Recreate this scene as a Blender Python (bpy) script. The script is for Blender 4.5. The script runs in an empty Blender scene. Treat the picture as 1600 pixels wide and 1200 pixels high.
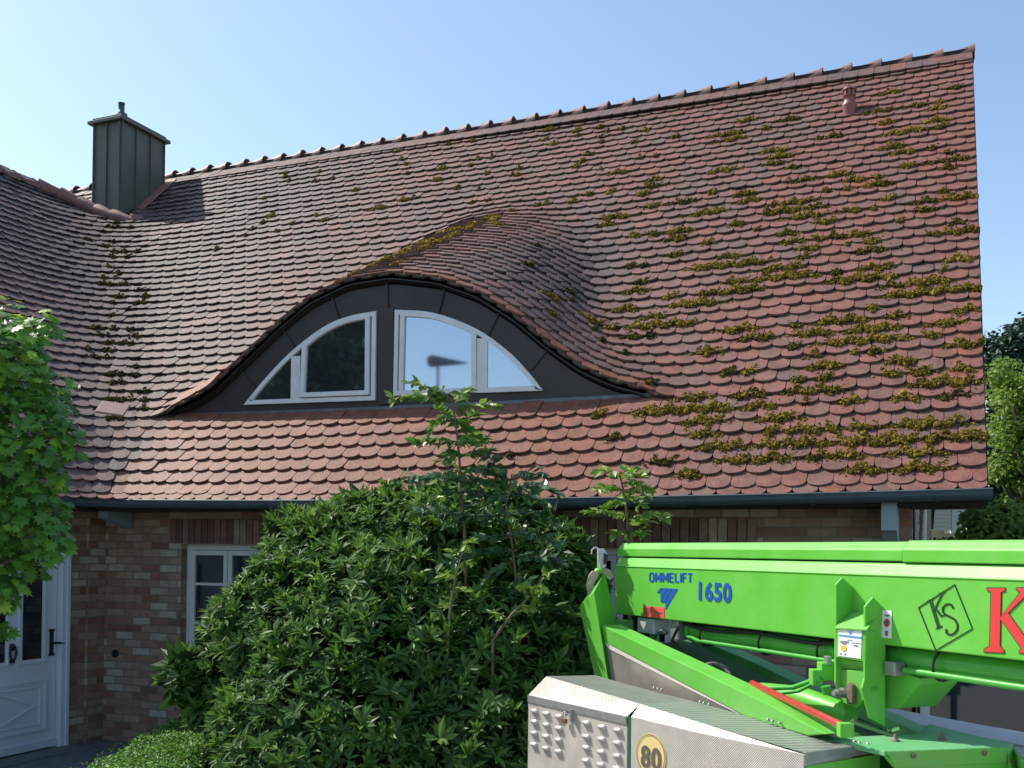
import bpy, math, random
import numpy as np
from mathutils import Vector, Matrix
random.seed(7); RNG=np.random.default_rng(11)
sc=bpy.context.scene
COL=sc.collection
# ---------------------------------------------------------------- camera
F=1639.63; PY=839.33; ROLL=.0106; PIT=.0132; YAW=.3930
CAM=np.array([0.,0.,2.1])
rr=np.array([math.cos(YAW),math.sin(YAW),0]); ff=np.array([-math.sin(YAW),math.cos(YAW),0]); uu=np.array([0,0,1.])
fw=ff*math.cos(PIT)+uu*math.sin(PIT); up=uu*math.cos(PIT)-ff*math.sin(PIT)
right=rr*math.cos(ROLL)+up*math.sin(ROLL); upv=-rr*math.sin(ROLL)+up*math.cos(ROLL)
cd=bpy.data.cameras.new('camera'); cam=bpy.data.objects.new('camera',cd); COL.objects.link(cam)
m=Matrix.Identity(4)
for i in range(3):
    m[i][0]=right[i]; m[i][1]=upv[i]; m[i][2]=-fw[i]; m[i][3]=CAM[i]
cam.matrix_world=m
cd.sensor_width=36; cd.lens=F/1600*36; cd.shift_y=(PY-600)/1600; cd.clip_end=2000; cd.clip_start=.05
sc.camera=cam
# ---------------------------------------------------------------- light
SUN_EL=math.radians(47); PHI=math.radians(27)
sd=(-rr*math.cos(PHI)+ff*math.sin(PHI)); sd=sd*math.cos(SUN_EL)+uu*math.sin(SUN_EL)
az=math.atan2(sd[0],sd[1])      # from +Y clockwise
w=bpy.data.worlds.new('World'); sc.world=w; w.use_nodes=True
nt=w.node_tree; bg=nt.nodes['Background']; sky=nt.nodes.new('ShaderNodeTexSky')
sky.sky_type='NISHITA'; sky.sun_disc=False; sky.sun_elevation=SUN_EL; sky.sun_rotation=az
sky.air_density=1.0; sky.dust_density=.9; sky.ozone_density=.8; sky.altitude=50
tint=nt.nodes.new('ShaderNodeMix');tint.data_type='RGBA';tint.blend_type='MULTIPLY';tint.inputs[0].default_value=1;tint.inputs[7].default_value=(.93,.965,.96,1)
nt.links.new(sky.outputs[0],tint.inputs[6]);nt.links.new(tint.outputs[2],bg.inputs[0]); bg.inputs[1].default_value=.135
ld=bpy.data.lights.new('sun','SUN'); ld.energy=3.5; ld.angle=math.radians(.5); ld.color=(1,.94,.84)
lo=bpy.data.objects.new('sun',ld); COL.objects.link(lo); lo.location=(-20,0,30)
lo.rotation_euler=Vector(tuple(-sd)).to_track_quat('-Z','Y').to_euler()
sc.view_settings.view_transform='Standard'; sc.view_settings.look='None'
sc.view_settings.exposure=.74; sc.view_settings.gamma=1
sc.cycles.max_bounces=6
# ---------------------------------------------------------------- helpers
def ray(px,py):
    x=px-800;y=py-PY;c,s=math.cos(ROLL),math.sin(ROLL)
    x,y=x*c+y*s,-x*s+y*c
    X=x/F;Y2=-y/F
    Y=Y2*math.cos(PIT)+math.sin(PIT);Z=-Y2*math.sin(PIT)+math.cos(PIT)
    return X*rr+Z*ff+Y*uu
def PL(px,py,n,p0):
    r=ray(px,py);n=np.array(n,float);t=n@(np.array(p0,float)-CAM)/(n@r);return CAM+r*t
def PZ(px,py,z):
    r=ray(px,py);return CAM+r*(z/(r@ff))
def hdir(px,py=850):
    r=ray(px,py);v=np.array([r[0],r[1],0]);return v/np.linalg.norm(v)
def nrm(v): v=np.asarray(v,float);return v/(np.linalg.norm(v)+1e-12)

def mat(name,col,rough=.6,metal=0,noise=None,bump=None,coat=0,spec=.5,attr=None,trans=0):
    """noise=(scale,amount,col2); bump=(scale,strength)"""
    m=bpy.data.materials.new(name);m.use_nodes=True;nt=m.node_tree;b=nt.nodes['Principled BSDF']
    b.inputs['Base Color'].default_value=(*col,1);b.inputs['Roughness'].default_value=rough
    b.inputs['Metallic'].default_value=metal;b.inputs['Coat Weight'].default_value=coat
    b.inputs['Specular IOR Level'].default_value=spec
    tc=nt.nodes.new('ShaderNodeTexCoord')
    src=None
    if noise:
        n=nt.nodes.new('ShaderNodeTexNoise');n.inputs['Scale'].default_value=noise[0];n.inputs['Detail'].default_value=6
        n.inputs['Roughness'].default_value=.65
        nt.links.new(tc.outputs['Object'],n.inputs['Vector'])
        r=nt.nodes.new('ShaderNodeMapRange');r.inputs[1].default_value=.35;r.inputs[2].default_value=.68;r.inputs[4].default_value=noise[1]
        nt.links.new(n.outputs[0],r.inputs[0])
        mx=nt.nodes.new('ShaderNodeMix');mx.data_type='RGBA';mx.inputs[6].default_value=(*col,1);mx.inputs[7].default_value=(*noise[2],1)
        nt.links.new(r.outputs[0],mx.inputs[0]);src=mx.outputs[2]
    if attr:   # per-instance tint attribute 0..1 through a ramp of colours
        a=nt.nodes.new('ShaderNodeAttribute');a.attribute_name='tint'
        cr=nt.nodes.new('ShaderNodeValToRGB');el=cr.color_ramp.elements
        el[0].position=0;el[0].color=(*attr[0],1);el[1].position=1;el[1].color=(*attr[-1],1)
        for i,c in enumerate(attr[1:-1]):
            e=el.new((i+1)/(len(attr)-1));e.color=(*c,1)
        nt.links.new(a.outputs['Fac'],cr.inputs[0])
        if src is not None:
            mm=nt.nodes.new('ShaderNodeMix');mm.data_type='RGBA';mm.blend_type='MULTIPLY';mm.inputs[0].default_value=1
            nt.links.new(cr.outputs[0],mm.inputs[6]);nt.links.new(src,mm.inputs[7]);src=mm.outputs[2]
        else: src=cr.outputs[0]
    if src is not None: nt.links.new(src,b.inputs['Base Color'])
    if bump:
        n2=nt.nodes.new('ShaderNodeTexNoise');n2.inputs['Scale'].default_value=bump[0];n2.inputs['Detail'].default_value=5
        nt.links.new(tc.outputs['Object'],n2.inputs['Vector'])
        bp=nt.nodes.new('ShaderNodeBump');bp.inputs['Strength'].default_value=bump[1];bp.inputs['Distance'].default_value=.01
        nt.links.new(n2.outputs[0],bp.inputs['Height']);nt.links.new(bp.outputs[0],b.inputs['Normal'])
    if trans:   # leaf translucency
        b.inputs['Transmission Weight'].default_value=0
        t=nt.nodes.new('ShaderNodeBsdfTranslucent');mxs=nt.nodes.new('ShaderNodeMixShader');mxs.inputs[0].default_value=trans
        if src is not None: nt.links.new(src,t.inputs[0])
        else: t.inputs[0].default_value=(*col,1)
        out=nt.nodes['Material Output']
        nt.links.new(b.outputs[0],mxs.inputs[1]);nt.links.new(t.outputs[0],mxs.inputs[2]);nt.links.new(mxs.outputs[0],out.inputs[0])
    return m
M={}
def rootloc(o):
    while o.parent: o=o.parent
    return np.array(o.location)
def props(o,label=None,cat=None,group=None,kind=None):
    if label:o['label']=label
    if cat:o['category']=cat
    if group:o['group']=group
    if kind:o['kind']=kind
    return o
def thing(name,loc,label,cat,group=None):
    o=bpy.data.objects.new(name,None);COL.objects.link(o);o.location=tuple(loc);o.empty_display_size=.2
    return props(o,label,cat,group)
def rawmesh(name,V,loops,starts,tint=None,smooth=None,uv=None):
    me=bpy.data.meshes.new(name);me.vertices.add(len(V));me.vertices.foreach_set('co',np.asarray(V,np.float32).ravel())
    me.loops.add(len(loops));me.loops.foreach_set('vertex_index',np.asarray(loops,np.int32))
    me.polygons.add(len(starts));me.polygons.foreach_set('loop_start',np.asarray(starts,np.int32))
    if tint is not None:
        a=me.attributes.new('tint','FLOAT','POINT');a.data.foreach_set('value',np.asarray(tint,np.float32))
    if uv is not None:
        l=me.uv_layers.new(name='UVMap');l.data.foreach_set('uv',np.asarray(uv,np.float32).ravel())
    me.polygons.foreach_set('use_smooth',np.zeros(len(starts),bool) if smooth is None else np.asarray(smooth,bool))
    me.update(calc_edges=True);me.validate()
    return me
def link(name,me,m,parent=None,loc=None):
    if m is not None: me.materials.append(m)
    o=bpy.data.objects.new(name,me);COL.objects.link(o)
    if parent is not None:
        o.parent=parent;off=rootloc(parent)
        me.transform(Matrix.Translation(tuple(-off)))
    elif loc is not None:
        me.transform(Matrix.Translation(tuple(-np.array(loc,float))));o.location=tuple(loc)
    return o
class MB:
    def __init__(s): s.v=[];s.f=[];s.sm=[]
    def add(s,V,Fc,sm=False):
        k=len(s.v);s.v+= [tuple(float(c) for c in p) for p in V]
        for f in Fc: s.f.append([i+k for i in f]);s.sm.append(sm)
        return s
    def box(s,c,h,X=(1,0,0),Y=(0,1,0),Z=(0,0,1),bev=0):
        c=np.array(c,float);X,Y,Z=[nrm(a)*b for a,b in zip((X,Y,Z),h)]
        V=[c+X*i+Y*j+Z*k for k in(-1,1) for j in(-1,1) for i in(-1,1)]
        return s.add(V,[[0,2,3,1],[4,5,7,6],[0,1,5,4],[2,6,7,3],[0,4,6,2],[1,3,7,5]])
    def bb(s,x0,x1,y0,y1,z0,z1): return s.box(((x0+x1)/2,(y0+y1)/2,(z0+z1)/2),((x1-x0)/2,(y1-y0)/2,(z1-z0)/2))
    def prism(s,pts,d):
        pts=[np.array(p,float) for p in pts];d=np.array(d,float);n=len(pts)
        nn=sum((np.cross(pts[i],pts[(i+1)%n]) for i in range(n)),np.zeros(3))
        if nn@d>0: pts=pts[::-1]
        V=pts+[p+d for p in pts]
        Fc=[list(range(n)),[2*n-1-i for i in range(n)]]+[[(i+1)%n,i,i+n,(i+1)%n+n] for i in range(n)]
        return s.add(V,Fc)
    def ring(s,A,B,d):
        n=len(A);A=[np.array(p,float) for p in A];B=[np.array(p,float) for p in B];d=np.array(d,float)
        V=A+B+[p+d for p in A]+[p+d for p in B]
        Fc=[]
        for i in range(n):
            j=(i+1)%n
            Fc+=[[i,j,j+n,i+n],[i+2*n,i+3*n,j+3*n,j+2*n],[i,i+2*n,j+2*n,j],[i+n,j+n,j+3*n,i+3*n]]
        return s.add(V,Fc)
    def tube(s,pts,r,seg=10,cap=True,sm=True):
        pts=[np.array(p,float) for p in pts];n=len(pts)
        if not hasattr(r,'__len__'): r=[r]*n
        V=[];prev=None
        for i in range(n):
            t=nrm(pts[min(i+1,n-1)]-pts[max(i-1,0)])
            if prev is None:
                a=np.cross(t,[0,0,1]); 
                if np.linalg.norm(a)<.05:a=np.cross(t,[1,0,0])
            else: a=prev-t*(prev@t)
            a=nrm(a);prev=a;b=np.cross(t,a)
            for k in range(seg):
                th=2*math.pi*k/seg;V.append(pts[i]+(a*math.cos(th)+b*math.sin(th))*r[i])
        Fc=[[i*seg+k,i*seg+(k+1)%seg,(i+1)*seg+(k+1)%seg,(i+1)*seg+k] for i in range(n-1) for k in range(seg)]
        s.add(V,Fc,sm)
        if cap: s.add([V[k] for k in range(seg)],[list(range(seg))[::-1]]);s.add([V[(n-1)*seg+k] for k in range(seg)],[list(range(seg))])
        return s
    def lathe(s,c,prof,ax=(0,0,1),seg=20):
        c=np.array(c,float);ax=nrm(ax);a=np.cross(ax,[0,0,1])
        if np.linalg.norm(a)<.05:a=np.cross(ax,[1,0,0])
        a=nrm(a);b=np.cross(ax,a);V=[]
        for r,h in prof:
            for k in range(seg):
                th=2*math.pi*k/seg;V.append(c+ax*h+(a*math.cos(th)+b*math.sin(th))*r)
        Fc=[[i*seg+k,i*seg+(k+1)%seg,(i+1)*seg+(k+1)%seg,(i+1)*seg+k] for i in range(len(prof)-1) for k in range(seg)]
        s.add(V,Fc,True);s.add(V[-seg:],[list(range(seg))]);return s.add(V[:seg],[list(range(seg))[::-1]])
    def loft(s,A,B,sm=False,closed=False):
        n=len(A);V=list(A)+list(B)
        return s.add(V,[[i,(i+1)%n,(i+1)%n+n,i+n] for i in range(n if closed else n-1)],sm)
    def build(s,name,m,parent=None,loc=None,bevel=0,uvw=False):
        loops=[i for f in s.f for i in f];st=np.cumsum([0]+[len(f) for f in s.f[:-1]])
        me=rawmesh(name,s.v,loops,st,smooth=s.sm)
        if uvw:
            V=np.array(s.v);l=me.uv_layers.new(name='UVMap');uv=np.zeros((len(me.loops),2))
            for p in me.polygons:
                nx,ny,nz=p.normal
                for li in p.loop_indices:
                    q=V[me.loops[li].vertex_index]
                    if abs(nx)>abs(ny) and abs(nx)>abs(nz): uv[li]=(q[1],q[2])
                    elif abs(nz)>abs(ny): uv[li]=(q[0],q[1])
                    else: uv[li]=(q[0],q[2])
            l.data.foreach_set('uv',uv.ravel())
        o=link(name,me,m,parent,loc)
        if bevel:
            b=o.modifiers.new('bevel','BEVEL');b.width=bevel;b.segments=2;b.limit_method='ANGLE';b.angle_limit=math.radians(35)
        return o
def instmesh(name,TV,TF,pos,R,tint=None,tmul=None):
    """TV (k,3) template, TF faces, pos (N,3), R (N,3,3) matrices whose columns are scaled axes"""
    TV=np.array(TV,float);N=len(pos);k=len(TV)
    V=np.einsum('nij,kj->nki',R,TV)+pos[:,None,:]
    lp=np.concatenate([np.array(f) for f in TF]);nl=len(lp)
    loops=(lp[None,:]+np.arange(N)[:,None]*k).ravel()
    st=np.cumsum([0]+[len(f) for f in TF[:-1]]);starts=(st[None,:]+np.arange(N)[:,None]*nl).ravel()
    t=None if tint is None else np.repeat(tint,k)*(1 if tmul is None else np.tile(np.array(tmul),N))
    return rawmesh(name,V.reshape(-1,3),loops,starts,tint=t)
def frames(t,n):
    """row frames: t across, n normal -> R with columns (t, n x t, n)"""
    t=t/np.linalg.norm(t,axis=1,keepdims=True);n=n-(n*t).sum(1,keepdims=True)*t;n=n/np.linalg.norm(n,axis=1,keepdims=True)
    return np.stack([t,np.cross(n,t),n],2)
def cat_rom(P,n=8):
    P=[np.array(p,float) for p in P];Q=[2*P[0]-P[1]]+P+[2*P[-1]-P[-2]];out=[]
    for i in range(1,len(Q)-2):
        for k in range(n):
            t=k/n;a,b,c,d=Q[i-1],Q[i],Q[i+1],Q[i+2]
            out.append(.5*((2*b)+(-a+c)*t+(2*a-5*b+4*c-d)*t*t+(-a+3*b-3*c+d)*t**3))
    out.append(P[-1]);return out
# ---------------------------------------------------------------- materials
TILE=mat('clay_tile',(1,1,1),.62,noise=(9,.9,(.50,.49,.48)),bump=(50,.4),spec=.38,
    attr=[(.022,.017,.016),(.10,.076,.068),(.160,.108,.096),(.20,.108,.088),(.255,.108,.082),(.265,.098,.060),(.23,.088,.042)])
MOSS=mat('moss',(1,1,1),.95,noise=(25,.8,(.45,.5,.4)),attr=[(.022,.024,.009),(.075,.062,.015),(.19,.125,.024),(.38,.245,.045)],spec=.1)
RIDGE=mat('ridge_clay',(.25,.115,.095),.6,noise=(7,.8,(.13,.085,.075)),bump=(30,.3))
DARKSHEET=mat('bronze_sheet_metal',(.040,.034,.033),.42,metal=.35,noise=(2.5,.7,(.062,.05,.047)),bump=(4,.05))
CHIM=mat('green_zinc_sheet',(.125,.125,.098),.55,metal=.15,noise=(3,.8,(.09,.095,.075)),bump=(5,.05))
ZINC=mat('slate_zinc',(.07,.10,.125),.6,metal=.1,noise=(6,.6,(.035,.05,.06)))
LEAD=mat('grey_flashing',(.16,.18,.2),.42,metal=.5,noise=(9,.8,(.08,.085,.09)),bump=(12,.2))
UNDER=mat('roof_batten_dark',(.03,.02,.017),.9)
WHITE=mat('white_frame_paint',(.74,.75,.76),.45,noise=(8,.45,(.58,.57,.53)))
DOORW=mat('blueish_white_paint',(.70,.74,.82),.4,noise=(3,.3,(.6,.66,.76)))
BLACK=mat('black_iron',(.015,.015,.017),.5)
RUBBER=mat('black_rubber',(.012,.012,.012),.6)
WOODP=mat('pale_blue_painted_wood',(.26,.34,.37),.6,noise=(5,.5,(.18,.25,.27)))
GREENP=mat('green_paint',(.115,.48,.042),.42,noise=(5,.9,(.17,.52,.085)),bump=(70,.04),coat=.0,spec=.4)
GREEND=mat('green_paint_worn',(.10,.45,.045),.5,noise=(9,.8,(.20,.42,.10)))
TEAL=mat('weathered_green_deck_paint',(.12,.42,.16),.5,noise=(4,.8,(.20,.44,.22)))
REDP=mat('red_paint',(.48,.035,.035),.32,noise=(12,.6,(.34,.03,.03)),coat=.2)
GALV=mat('galvanised_steel',(.42,.42,.41),.42,metal=.6,noise=(14,.7,(.28,.28,.27)))
CREAM=mat('cream_faded_plate',(.62,.56,.48),.55,noise=(5,.7,(.42,.37,.32)))
PLAST=mat('grey_plastic',(.5,.5,.5),.5)
CYL=mat('green_cylinder_paint',(.06,.36,.04),.35,noise=(4,.7,(.09,.42,.06)),coat=.2)
HOSE=mat('grey_hose',(.16,.16,.15),.6)
BLUE=mat('blue_vinyl',(.012,.085,.42),.45);RED=mat('red_vinyl',(.68,.045,.04),.45);DKG=mat('dark_vinyl',(.012,.06,.02),.45)
STW=mat('white_sticker',(.78,.80,.78),.45);STY=mat('cream_sticker',(.78,.60,.26),.45);STR=mat('red_sticker',(.75,.10,.08),.5);STG=mat('grey_vinyl',(.13,.11,.09),.5)
YEL=mat('yellow_vinyl',(.75,.5,.05),.5);CYAN=mat('light_blue_vinyl',(.07,.28,.62),.5)
GROUND=mat('soil_and_grass',(.035,.05,.02),.9,noise=(1.5,1,(.06,.045,.028)),bump=(20,.6))
DRIVE=mat('pale_concrete',(.42,.40,.36),.85,noise=(3,.8,(.32,.30,.27)),bump=(30,.3))
PAVE=mat('grey_paving',(.20,.22,.23),.8,noise=(10,.8,(.10,.115,.12)),bump=(30,.4))
BARK=mat('bark',(.10,.075,.05),.9,noise=(12,.8,(.05,.038,.028)),bump=(25,.8))
STEM=mat('green_brown_stem',(.13,.11,.05),.7)
BEIGE=mat('beige_siding',(.55,.53,.43),.7)
def brickmat(name,bw=.215,bh=.067,dark=1.):
    m=bpy.data.materials.new(name);m.use_nodes=True;nt=m.node_tree;b=nt.nodes['Principled BSDF'];b.inputs['Roughness'].default_value=.85
    uv=nt.nodes.new('ShaderNodeUVMap')
    # slightly wobbly courses
    ns=nt.nodes.new('ShaderNodeTexNoise');ns.inputs['Scale'].default_value=6;nt.links.new(uv.outputs[0],ns.inputs['Vector'])
    vm=nt.nodes.new('ShaderNodeVectorMath');vm.operation='MULTIPLY_ADD';vm.inputs[1].default_value=(.012,.012,0)
    nt.links.new(ns.outputs['Color'],vm.inputs[0]);nt.links.new(uv.outputs[0],vm.inputs[2])
    br=nt.nodes.new('ShaderNodeTexBrick');nt.links.new(vm.outputs[0],br.inputs['Vector'])
    br.inputs['Color1'].default_value=(0,0,0,1);br.inputs['Color2'].default_value=(1,1,1,1);br.inputs['Mortar'].default_value=(.5,.5,.5,1)
    br.inputs['Scale'].default_value=1;br.inputs['Mortar Size'].default_value=.006;br.inputs['Mortar Smooth'].default_value=.25
    br.inputs['Brick Width'].default_value=bw;br.inputs['Row Height'].default_value=bh+.0075
    cr=nt.nodes.new('ShaderNodeValToRGB');cr.color_ramp.interpolation='LINEAR';el=cr.color_ramp.elements
    cols=[(0,(.19,.11,.08)),(.2,(.29,.15,.105)),(.4,(.32,.21,.15)),(.55,(.38,.28,.20)),(.7,(.30,.18,.13)),(.85,(.42,.345,.28)),(1,(.46,.40,.33))]
    el[0].position=0;el[0].color=(*cols[0][1],1);el[1].position=1;el[1].color=(*cols[-1][1],1)
    for p,c in cols[1:-1]:
        e=el.new(p);e.color=(*c,1)
    nt.links.new(br.outputs['Color'],cr.inputs[0])
    n2=nt.nodes.new('ShaderNodeTexNoise');n2.inputs['Scale'].default_value=14;n2.inputs['Detail'].default_value=8;nt.links.new(uv.outputs[0],n2.inputs['Vector'])
    mr=nt.nodes.new('ShaderNodeMapRange');mr.inputs[3].default_value=.62;mr.inputs[4].default_value=1.3;nt.links.new(n2.outputs[0],mr.inputs[0])
    mu=nt.nodes.new('ShaderNodeMix');mu.data_type='RGBA';mu.blend_type='MULTIPLY';mu.inputs[0].default_value=1
    nt.links.new(cr.outputs[0],mu.inputs[6]);nt.links.new(mr.outputs[0],mu.inputs[7])
    mx=nt.nodes.new('ShaderNodeMix');mx.data_type='RGBA';mx.inputs[7].default_value=(.21,.19,.165,1)
    nt.links.new(br.outputs['Fac'],mx.inputs[0]);nt.links.new(mu.outputs[2],mx.inputs[6]);nt.links.new(mx.outputs[2],b.inputs['Base Color'])
    inv=nt.nodes.new('ShaderNodeMath');inv.operation='MULTIPLY_ADD';inv.inputs[1].default_value=-1
    nt.links.new(br.outputs['Fac'],inv.inputs[0]);nt.links.new(n2.outputs[0],inv.inputs[2])
    bp=nt.nodes.new('ShaderNodeBump');bp.inputs['Strength'].default_value=.8;bp.inputs['Distance'].default_value=.012
    nt.links.new(inv.outputs[0],bp.inputs['Height']);nt.links.new(bp.outputs[0],b.inputs['Normal'])
    return m
BRICK=brickmat('mixed_brick')
SOLD=mat('soldier_brick',(1,1,1),.85,noise=(14,.8,(.6,.55,.5)),bump=(40,.6),attr=[(.17,.095,.08),(.25,.13,.10),(.30,.20,.155),(.42,.33,.26)])
def glassmat(name,tint,metal,rough=.03):
    m=mat(name,tint,rough,metal=metal,spec=.9);return m
GLASS_DORM=glassmat('coated_window_glass',(.44,.49,.57),.95)
GLASS=glassmat('dark_window_glass',(.012,.02,.03),0)
GLASS2=glassmat('garden_glazing',(.015,.03,.04),0)
def checker(name,col,scale,rot=.6,kind='tread'):
    m=mat(name,col,.40,metal=.45);nt=m.node_tree;b=nt.nodes['Principled BSDF']
    tc=nt.nodes.new('ShaderNodeTexCoord');mp=nt.nodes.new('ShaderNodeMapping');mp.inputs['Rotation'].default_value=(0,0,rot)
    nt.links.new(tc.outputs['UV'],mp.inputs[0])
    outs=[]
    for r in (0,1):
        wv=nt.nodes.new('ShaderNodeTexWave');wv.wave_type='BANDS';wv.bands_direction='X' if r else 'Y';wv.inputs['Scale'].default_value=scale;wv.inputs['Distortion'].default_value=0
        nt.links.new(mp.outputs[0],wv.inputs[0]);outs.append(wv.outputs['Fac'])
    if kind=='rib': col_hi=[c*1.9 for c in col]
    else: col_hi=[c*1.25 for c in col]
    if kind=='tread':
        mm=nt.nodes.new('ShaderNodeMath');mm.operation='MULTIPLY';nt.links.new(outs[0],mm.inputs[0]);nt.links.new(outs[1],mm.inputs[1]);h=mm.outputs[0]
    else: h=outs[1]
    bp=nt.nodes.new('ShaderNodeBump');bp.inputs['Strength'].default_value=1;bp.inputs['Distance'].default_value=.004
    nt.links.new(h,bp.inputs['Height']);nt.links.new(bp.outputs[0],b.inputs['Normal'])
    n=nt.nodes.new('ShaderNodeTexNoise');n.inputs['Scale'].default_value=7;n.inputs['Detail'].default_value=7;nt.links.new(tc.outputs['Object'],n.inputs[0])
    mr=nt.nodes.new('ShaderNodeMapRange');mr.inputs[1].default_value=.3;mr.inputs[2].default_value=.7;nt.links.new(n.outputs[0],mr.inputs[0])
    mx=nt.nodes.new('ShaderNodeMix');mx.data_type='RGBA';mx.inputs[6].default_value=(*col,1);mx.inputs[7].default_value=(*[c*.72 for c in col],1)
    nt.links.new(mr.outputs[0],mx.inputs[0])
    m2=nt.nodes.new('ShaderNodeMix');m2.data_type='RGBA';m2.inputs[7].default_value=(*col_hi,1)
    mm3=nt.nodes.new('ShaderNodeMath');mm3.operation='MULTIPLY';mm3.inputs[1].default_value=.5 if kind=='tread' else .8;nt.links.new(h,mm3.inputs[0])
    nt.links.new(mm3.outputs[0],m2.inputs[0]);nt.links.new(mx.outputs[2],m2.inputs[6]);nt.links.new(m2.outputs[2],b.inputs['Base Color'])
    return m
CHECK=checker('aluminium_tread_plate',(.68,.62,.56),42,.785)
RIB=checker('ribbed_aluminium_step',(.27,.27,.26),7,.35,'rib')
# ---------------------------------------------------------------- setting
def sheet(name,pts,z,m,kind='structure'):
    mb=MB();mb.add([(x,y,z) for x,y in pts],[list(range(len(pts)))]);o=mb.build(name,m);o['kind']=kind;return o
sheet('ground',[(-400,-400),(400,-400),(400,600),(-400,600)],.15,GROUND)
sheet('terrace_paving',[(-7.8,-1),(-5.0,-1),(-6.2,8.14),(-7.8,8.14)],.175,PAVE)
sheet('bounce_driveway',[(-6.2,-14),(14,-14),(14,5.2),(-4.2,5.2),(-5.0,1.5)],.156,DRIVE)  # unseen ground, made pale and wide to bounce light onto wall and door

# ================================================================ HOUSE
X0,N0,HE=.248,7.653,2.5446;T=math.tan(math.radians(43.7));CM=5.758
XE=-7.435;K0=.52;YF=8.56;YWALL=8.153;XW=-7.815;XG=-.236
G0=.17
house=thing('brick_house',(-4,10,.15),'brick house with scalloped red clay tile roof, eyebrow dormer and moss patches','house')
AX=np.array([-20,-7.9,-7.55,-7.27,-6.76,-6.38,-6.01,-5.65,-5.225,-4.78,-4.286,-3.90,-3.53,-3.227,-2.93,-2.646,-2.367,-2.04,-1.75,-1.4,5])
AH=np.array([0,0,.03,.10,.35,.635,.92,1.155,1.30,1.325,1.235,1.08,.84,.58,.365,.22,.125,.05,.015,0,0])
AH=np.maximum(AH-.028,0)
_xs=np.linspace(-8.2,-1.2,701);_a=np.interp(_xs,AX,AH);_k=np.exp(-np.linspace(-3,3,41)**2);_k/=_k.sum();_a=np.convolve(np.pad(_a,20),_k,'valid')
def arch(x): return np.interp(x,_xs,_a)
def hump(x,y,on=None):
    a=arch(x);d=a-.455*np.maximum(y-YF+.055,0)
    s=.07
    soft=np.where(d/s>20,d,s*np.log1p(np.exp(np.clip(d/s,-50,20))))
    g=np.clip(a/.12,0,1)
    return np.where((y>YF-.095) if on is None else on,soft*g*g*(3-2*g),0)
def kk(c): return K0*np.clip((5.55-c)/.9,.12,1)*np.clip(.45+c/1.3,.45,1)
def sag(x): 
    s=np.clip((x-X0)/(XE-X0),0,1);return -.035*4*s*(1-s)
def rowpts(c,D):
    """plan contour of level c; D = m-w parameter"""
    k=kk(c)
    if c<=5.08:
        mm=c-k*np.log1p(np.exp(np.clip(-D/k,-60,60)));ww=mm-D
    else: mm=c+0*D;ww=c-D
    x=XE-ww;y=N0+mm
    z=HE+c*T+hump(x,y,c+N0>YF-.095)+sag(x)*np.clip(y-N0+1,0,1)
    return np.stack([x,y,z],1)
def row(c):
    D0=X0-XE+c
    D=np.arange(D0,D0-(19 if c>5.08 else 14.5),-.02);P=rowpts(c,D)
    if c<=5.08: k=P[:,1]>4.6
    else: k=P[:,0]>-18
    return P[k],D[k]
TW=.18;TL=.385;DC=.12
# tile template: x across (-.5..0.5 scaled), y up-slope 0..TL, z normal ; round lower end
narc=9
def tile_template(w,L,arc,th=.024,lift=.052):
    out=[];R=w/2
    for i in range(narc+1):
        a=math.pi*i/narc;xx=-R*math.cos(a);yy=arc*(1-math.sin(a)**.85);out.append((xx,yy))
    out+= [(R,L),(-R,L)]
    n=len(out);V=[];
    for dz in(0,-th):
        for (x,y) in out: V.append((x,y,lift*(1-y/L)+th*.5+dz))
    Fc=[list(range(n))]+[[(i)%n,(i+n)%(2*n),((i+1)%n)+n,(i+1)%n] for i in list(range(narc))+[narc,n-1]]
    return V,Fc
tp=[];tR=[];tt=[];rows=[]
cs=[-.035+.0]+[.085+DC*i for i in range(60)]
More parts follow.
